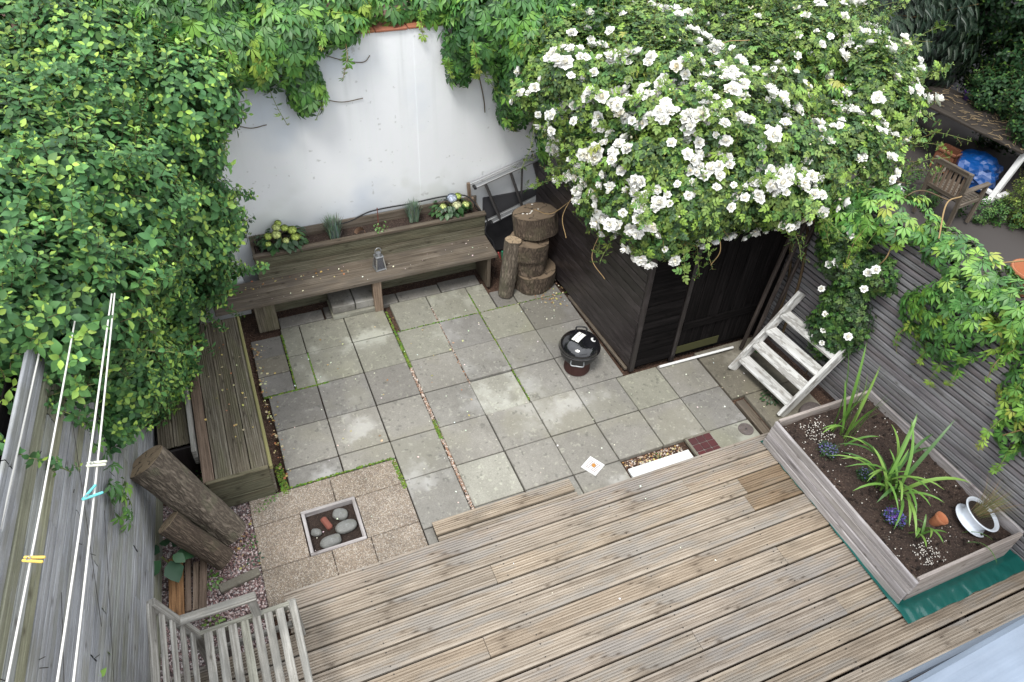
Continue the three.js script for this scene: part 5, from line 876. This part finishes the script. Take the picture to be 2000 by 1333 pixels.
hedge('yellow_shrub', 'low yellow green shrub on the ground at the right edge next door', 'shrub', [[8.55, .25, 1.25, .5, .36, .45], [8.6, .2, 1.75, .5, .3, .4]], 1500, { seed: 75, geos: [shoot(9, .04, .09, [.1, .16, .03], [.26, .3, .05])], singles: 60, size: [.8, 1.2] });
{ // conifer at the top right
  const t = thing('conifer', 'dark feathery conifer in the top right corner beyond the rose', 'conifer', [7.6, 0, -1.9]);
  obj('trunk', new THREE.CylinderGeometry(.06, .12, 2.2, 10), M.barkDark, t, [0, 1.1, -.2]);
  const geo = () => { const gs = []; for (let i = 0; i < 34; i++) { const z = i / 34 * .26; for (const s of [-1, 1]) gs.push(xf(bladeGeo(.07 * (1 - i / 60), .006, .5, 2), [0, 0, 0], [0, 0, s * 1.0]).rotateX(.9).translate(0, -.25 * z * z * 4, z)); } return mergeGeometries(gs); };
  const pts = skin([[6.6, 1.6, -1.7, .9, .8, .6], [7.6, 1.5, -1.7, 1.0, 1.0, .7], [8.6, 1.6, -1.8, 1.0, 1.0, .7], [9.3, 2.2, -1.9, .8, .8, .6]], 9000, { rough: .3, seed: 80, depth: [1, .9, .8, 1] });
  foliate(t, 'branchlet', pts, [geo(), geo()], matsOf([[.012, .03, .018], [.025, .05, .028], [.04, .07, .035]], 4, .8), q => hang(q, .4, .2, .8), () => rr(.4, .75), colRamp([[.012, .03, .018], [.025, .05, .028], [.045, .075, .04]], .4, .6, .5), 120);
  for (let i = 0; i < 9; i++) vine('twig', [[rr(-1, 1.5), rr(1.6, 2.4), rr(.3, .6)], [rr(-1, 1.5), rr(1.8, 2.3), rr(.5, .8)]], .006, t, M.twig);
}
// --- weeds, moss, fallen leaves
{
  const fern = thing('weed', 'dark green broad leaved weed between the logs and the left fence', 'weed', [-2.29, .05, 2.47]);
  [[.2, .2, .2], [-.9, .17, .3], [1.3, .16, .3], [2.4, .18, .25], [-2.2, .16, .25], [3.2, .12, .4], [.8, .12, .6]].forEach(([a, l, e]) => { const g = leafGeo(l * .85, l * .7, .25, .15); const m = obj('leaf', g, leafMat(pick([[.025, .075, .035], [.035, .1, .04]]), .5), fern, [Math.sin(a) * .06, .16 + e * .1, Math.cos(a) * .06]); m.rotation.set(.15, a, 0, 'YXZ'); }); obj('stem', [rod([0, 0, 0], [.03, .18, .03], .005), rod([0, 0, 0], [-.04, .17, 0], .005)], M.stemGreen, fern);
  const weed = (x, y, z, n, s, lab, c = [.1, .2, .04]) => { const t = thing('weed', lab, 'weed', [x, y, z]); for (let i = 0; i < n; i++) { const a = i * 2.4, r = s * .9 * Math.sqrt(i / n), m = obj('leaf', leafGeoBig[i % 3], pick([leafMat(c), leafMat(c.map(v => v * .7)), leafMat(c.map(v => v * 1.25))]), t, [r * Math.cos(a), s * .5 * rr(.1, .9), r * Math.sin(a)]); m.rotation.set(rr(-.2, .5), 1.57 - a, 0, 'YXZ'); m.scale.setScalar(s * rr(3, 5)); } };
  weed(-2.06, 0, 2.66, 26, .075, 'bright green weeds beside the end of the shorter log'); weed(-2.08, 0, 2.98, 22, .07, 'bright green weeds growing between the planks and the gravel', [.13, .23, .04]);
  weed(-1.52, 0, 2.06, 16, .06, 'small green weed at the front corner of the box bench'); weed(-1.62, 0, 2.13, 10, .05, 'tiny weed below the box bench end'); weed(-1.74, 0, 2.42, 12, .055, 'green weed by the end of the larger log', [.06, .14, .03]); weed(-1.73, 0, 2.58, 10, .06, 'dark bluish weed on the gravel near the shorter log', [.04, .09, .05]);
  weed(-1.98, .1, 1.75, 26, .09, 'leafy weed at the end of the shelf behind the box bench', [.06, .14, .03]); weed(-.0, .0, 1.755, 8, .035, 'small tuft of weed in the gravel seam of the paving', [.12, .24, .05]); weed(1.72, -.03, 2.8, 8, .035, 'small weed in the gap beside the white slab', [.1, .2, .05]); weed(2.62, .0, 3.06, 12, .06, 'grassy weed at the planter corner by the steps', [.12, .22, .05]); weed(3.42, 0, 2.0, 12, .07, 'dark weed in the corner behind the white steps', [.04, .1, .03]); weed(3.1, 0, 2.6, 26, .09, 'dark green weed growing under the white steps', [.025, .07, .022]); weed(3.52, .05, 2.98, 6, .06, 'light green weed by the fence behind the steps', [.06, .15, .05]); weed(2.6, .125, 3.55, 8, .04, 'tiny weed under the planter side on the deck', [.07, .16, .05]);
  const mossG = (n, segs, lab, cols, sz, y = -.006) => { const im = new THREE.InstancedMesh(new THREE.IcosahedronGeometry(1, 1), sm([1, 1, 1], 1), n); im.name = numbered('moss'); for (let i = 0; i < n; i++) { const s = pick(segs), k = R(); _m.compose(V(s[0] + (s[2] - s[0]) * k + rr(-1, 1) * s[4], y + rr(-.003, .003), s[1] + (s[3] - s[1]) * k + rr(-1, 1) * s[4]), _q.setFromEuler(new THREE.Euler(R() * 3, R() * 3, 0)), V(1, .6, 1).multiplyScalar(rr(...sz))); im.setMatrixAt(i, _m); im.setColorAt(i, new THREE.Color().setRGB(...pick(cols).map(v => v * rr(.7, 1.3)))); } scene.add(im); tag(im, lab, 'moss', null, 'stuff'); };
  mossG(2600, [[-.012, .1, -.014, 1.0, .008], [-.012, .6, -.014, 1.0, .012], [-.02, 1.72, -.02, 1.95, .012], [-.49, 2.03, -.47, 2.35, .016], [-1.4, .92, -.8, .92, .006], [-1.36, 2.01, -.5, 2.01, .008], [-1.1, .1, -1.1, .9, .006], [-1.42, 1.75, -1.4, 2.05, .03], [-.91, .46, -.91, .9, .004], [.91, .1, .91, 1.8, .003], [0, .456, 2.2, .456, .003]], 'bright green moss in the joints of the paving', [[.1, .17, .02], [.14, .2, .03], [.07, .12, .02]], [.004, .012]);
  const im = new THREE.InstancedMesh(new THREE.DodecahedronGeometry(1, 0), sm([1, 1, 1], .9), 2600); im.name = 'seam_gravel'; for (let i = 0; i < 2600; i++) { const w = i < 1300 ? [-.013, rr(.85, 2.75), .012] : i < 1500 ? [rr(1.37, 1.98), 2.78 + rr(-.03, .05), .01] : i < 1700 ? [.456 + rr(-.004, .004), rr(.2, 1.4), .005] : [rr(-1.9, -1.42), rr(2.1, 2.9), 0]; _m.compose(V(w[0] + rr(-1, 1) * w[2], (i < 1700 ? -.012 : -.03) + rr(-.004, .006) + (i >= 1300 && i < 1500 ? -.02 : 0), w[1]), _q.setFromEuler(new THREE.Euler(R() * 3, R() * 3, R() * 3)), V(1, .7, .85).multiplyScalar(rr(.004, .010))); im.setMatrixAt(i, _m); im.setColorAt(i, new THREE.Color().setRGB(...pick([[.45, .36, .3], [.6, .54, .48], [.3, .2, .15], [.35, .18, .1], [.2, .16, .13]]))); } scene.add(im); tag(im, 'pale gravel filling the long seam between the paving slabs', 'gravel', null, 'stuff');
  const pink = new THREE.InstancedMesh(new THREE.DodecahedronGeometry(1, 0), sm([1, 1, 1], .85), 3200); pink.name = 'loose_gravel'; for (let i = 0; i < 3200; i++) { _m.compose(V(rr(-2.15, -1.71), -.012 + rr(-.006, .008), rr(2.15, 3.3)), _q.setFromEuler(new THREE.Euler(R() * 3, R() * 3, R() * 3)), V(1, .7, .85).multiplyScalar(rr(.004, .011))); pink.setMatrixAt(i, _m); pink.setColorAt(i, new THREE.Color().setRGB(...pick([[.5, .38, .36], [.65, .57, .55], [.28, .17, .16], [.4, .28, .26], [.18, .12, .11]]))); } scene.add(pink); tag(pink, 'pinkish loose gravel between the logs and the garden seat', 'gravel', null, 'stuff');
  // exposed pebbles standing proud of the aggregate slabs
  const peb = new THREE.InstancedMesh(new THREE.DodecahedronGeometry(1, 0), sm([1, 1, 1], .85), 5200); peb.name = 'pebbles'; for (let i = 0; i < 5200; i++) { let x, z; do { x = rr(-1.69, -.47); z = rr(2.03, 3.0); } while (x > -1.34 && x < -.88 && z > 2.27 && z < 2.73); _m.compose(V(x, -.0015 + rr(-.002, .001), z), _q.setFromEuler(new THREE.Euler(R() * 3, R() * 3, R() * 3)), V(1, .6, .8).multiplyScalar(rr(.0025, .0052))); peb.setMatrixAt(i, _m); peb.setColorAt(i, new THREE.Color().setRGB(...pick([[.4, .33, .26], [.5, .45, .4], [.28, .2, .14], [.6, .56, .5], [.2, .17, .15]]))); } peb.userData.kind = 'stuff'; aggr.add(peb);
  // petals and fallen leaves
  const petal = leafGeo(1, .8, .2, .2), lit = (n, name, lab, f, cols, sz) => { const im = new THREE.InstancedMesh(petal, new THREE.MeshStandardMaterial({ roughness: .8, side: THREE.DoubleSide }), n); im.name = numbered(name); for (let i = 0; i < n; i++) { const p = f(i); _m.compose(V(p[0], p[1] + .004, p[2]), _q.setFromEuler(new THREE.Euler(rr(-.3, .3), R() * 6.28, rr(-.3, .3))), V(1, 1, 1).multiplyScalar(rr(...sz))); im.setMatrixAt(i, _m); im.setColorAt(i, new THREE.Color().setRGB(...pick(cols).map(v => v * rr(.8, 1.1)))); } scene.add(im); tag(im, lab, name.replace('_', ' '), null, 'stuff'); };
  const gz = s => (R() + R() + R() - 1.5) * s;
  lit(230, 'fallen_petals', 'white rose petals scattered over the paving and deck', i => i < 45 ? [1.72 + gz(.35), .002, .62 + gz(.4)] : i < 95 ? [rr(-1.3, 3), .002, rr(.4, 2.7)] : i < 110 ? [rr(2.6, 3.2), .0, rr(2, 2.8)] : i < 118 ? [rr(0, 2.5), .122, rr(3.1, 4.5)] : i > 150 ? [rr(-1.3, 2.7), .002, rr(.2, 2.7)] : [rr(-1.3, 1.2), .445, rr(-.25, .1)], [[.82, .8, .74], [.75, .7, .58], [.8, .78, .66]], [.005, .02]);
  lit(330, 'fallen_leaves', 'yellow and brown leaves gathered along the box bench and seams', i => i < 100 ? [-1.42 + Math.abs(gz(.1)), .002, rr(.15, 2.0)] : i < 130 ? [rr(-1.9, -1.5), .374, rr(.2, 1.7)] : i < 165 ? [rr(-1.5, -.3), .445, -.2 + gz(.12)] : i < 195 ? [rr(-1.88, -1.7), -.008, rr(2.2, 2.7)] : i < 225 ? [rr(-1.3, .6), .002, rr(.2, 2)] : i < 270 ? [rr(1.37, 1.95), -.03, rr(2.76, 2.83)] : [1.75 + gz(.2), .002, .45 + gz(.25)], [[.5, .4, .14], [.45, .36, .2], [.6, .52, .3], [.35, .16, .06], [.3, .2, .1]], [.012, .03]);
}
renderer.render(scene, camera);
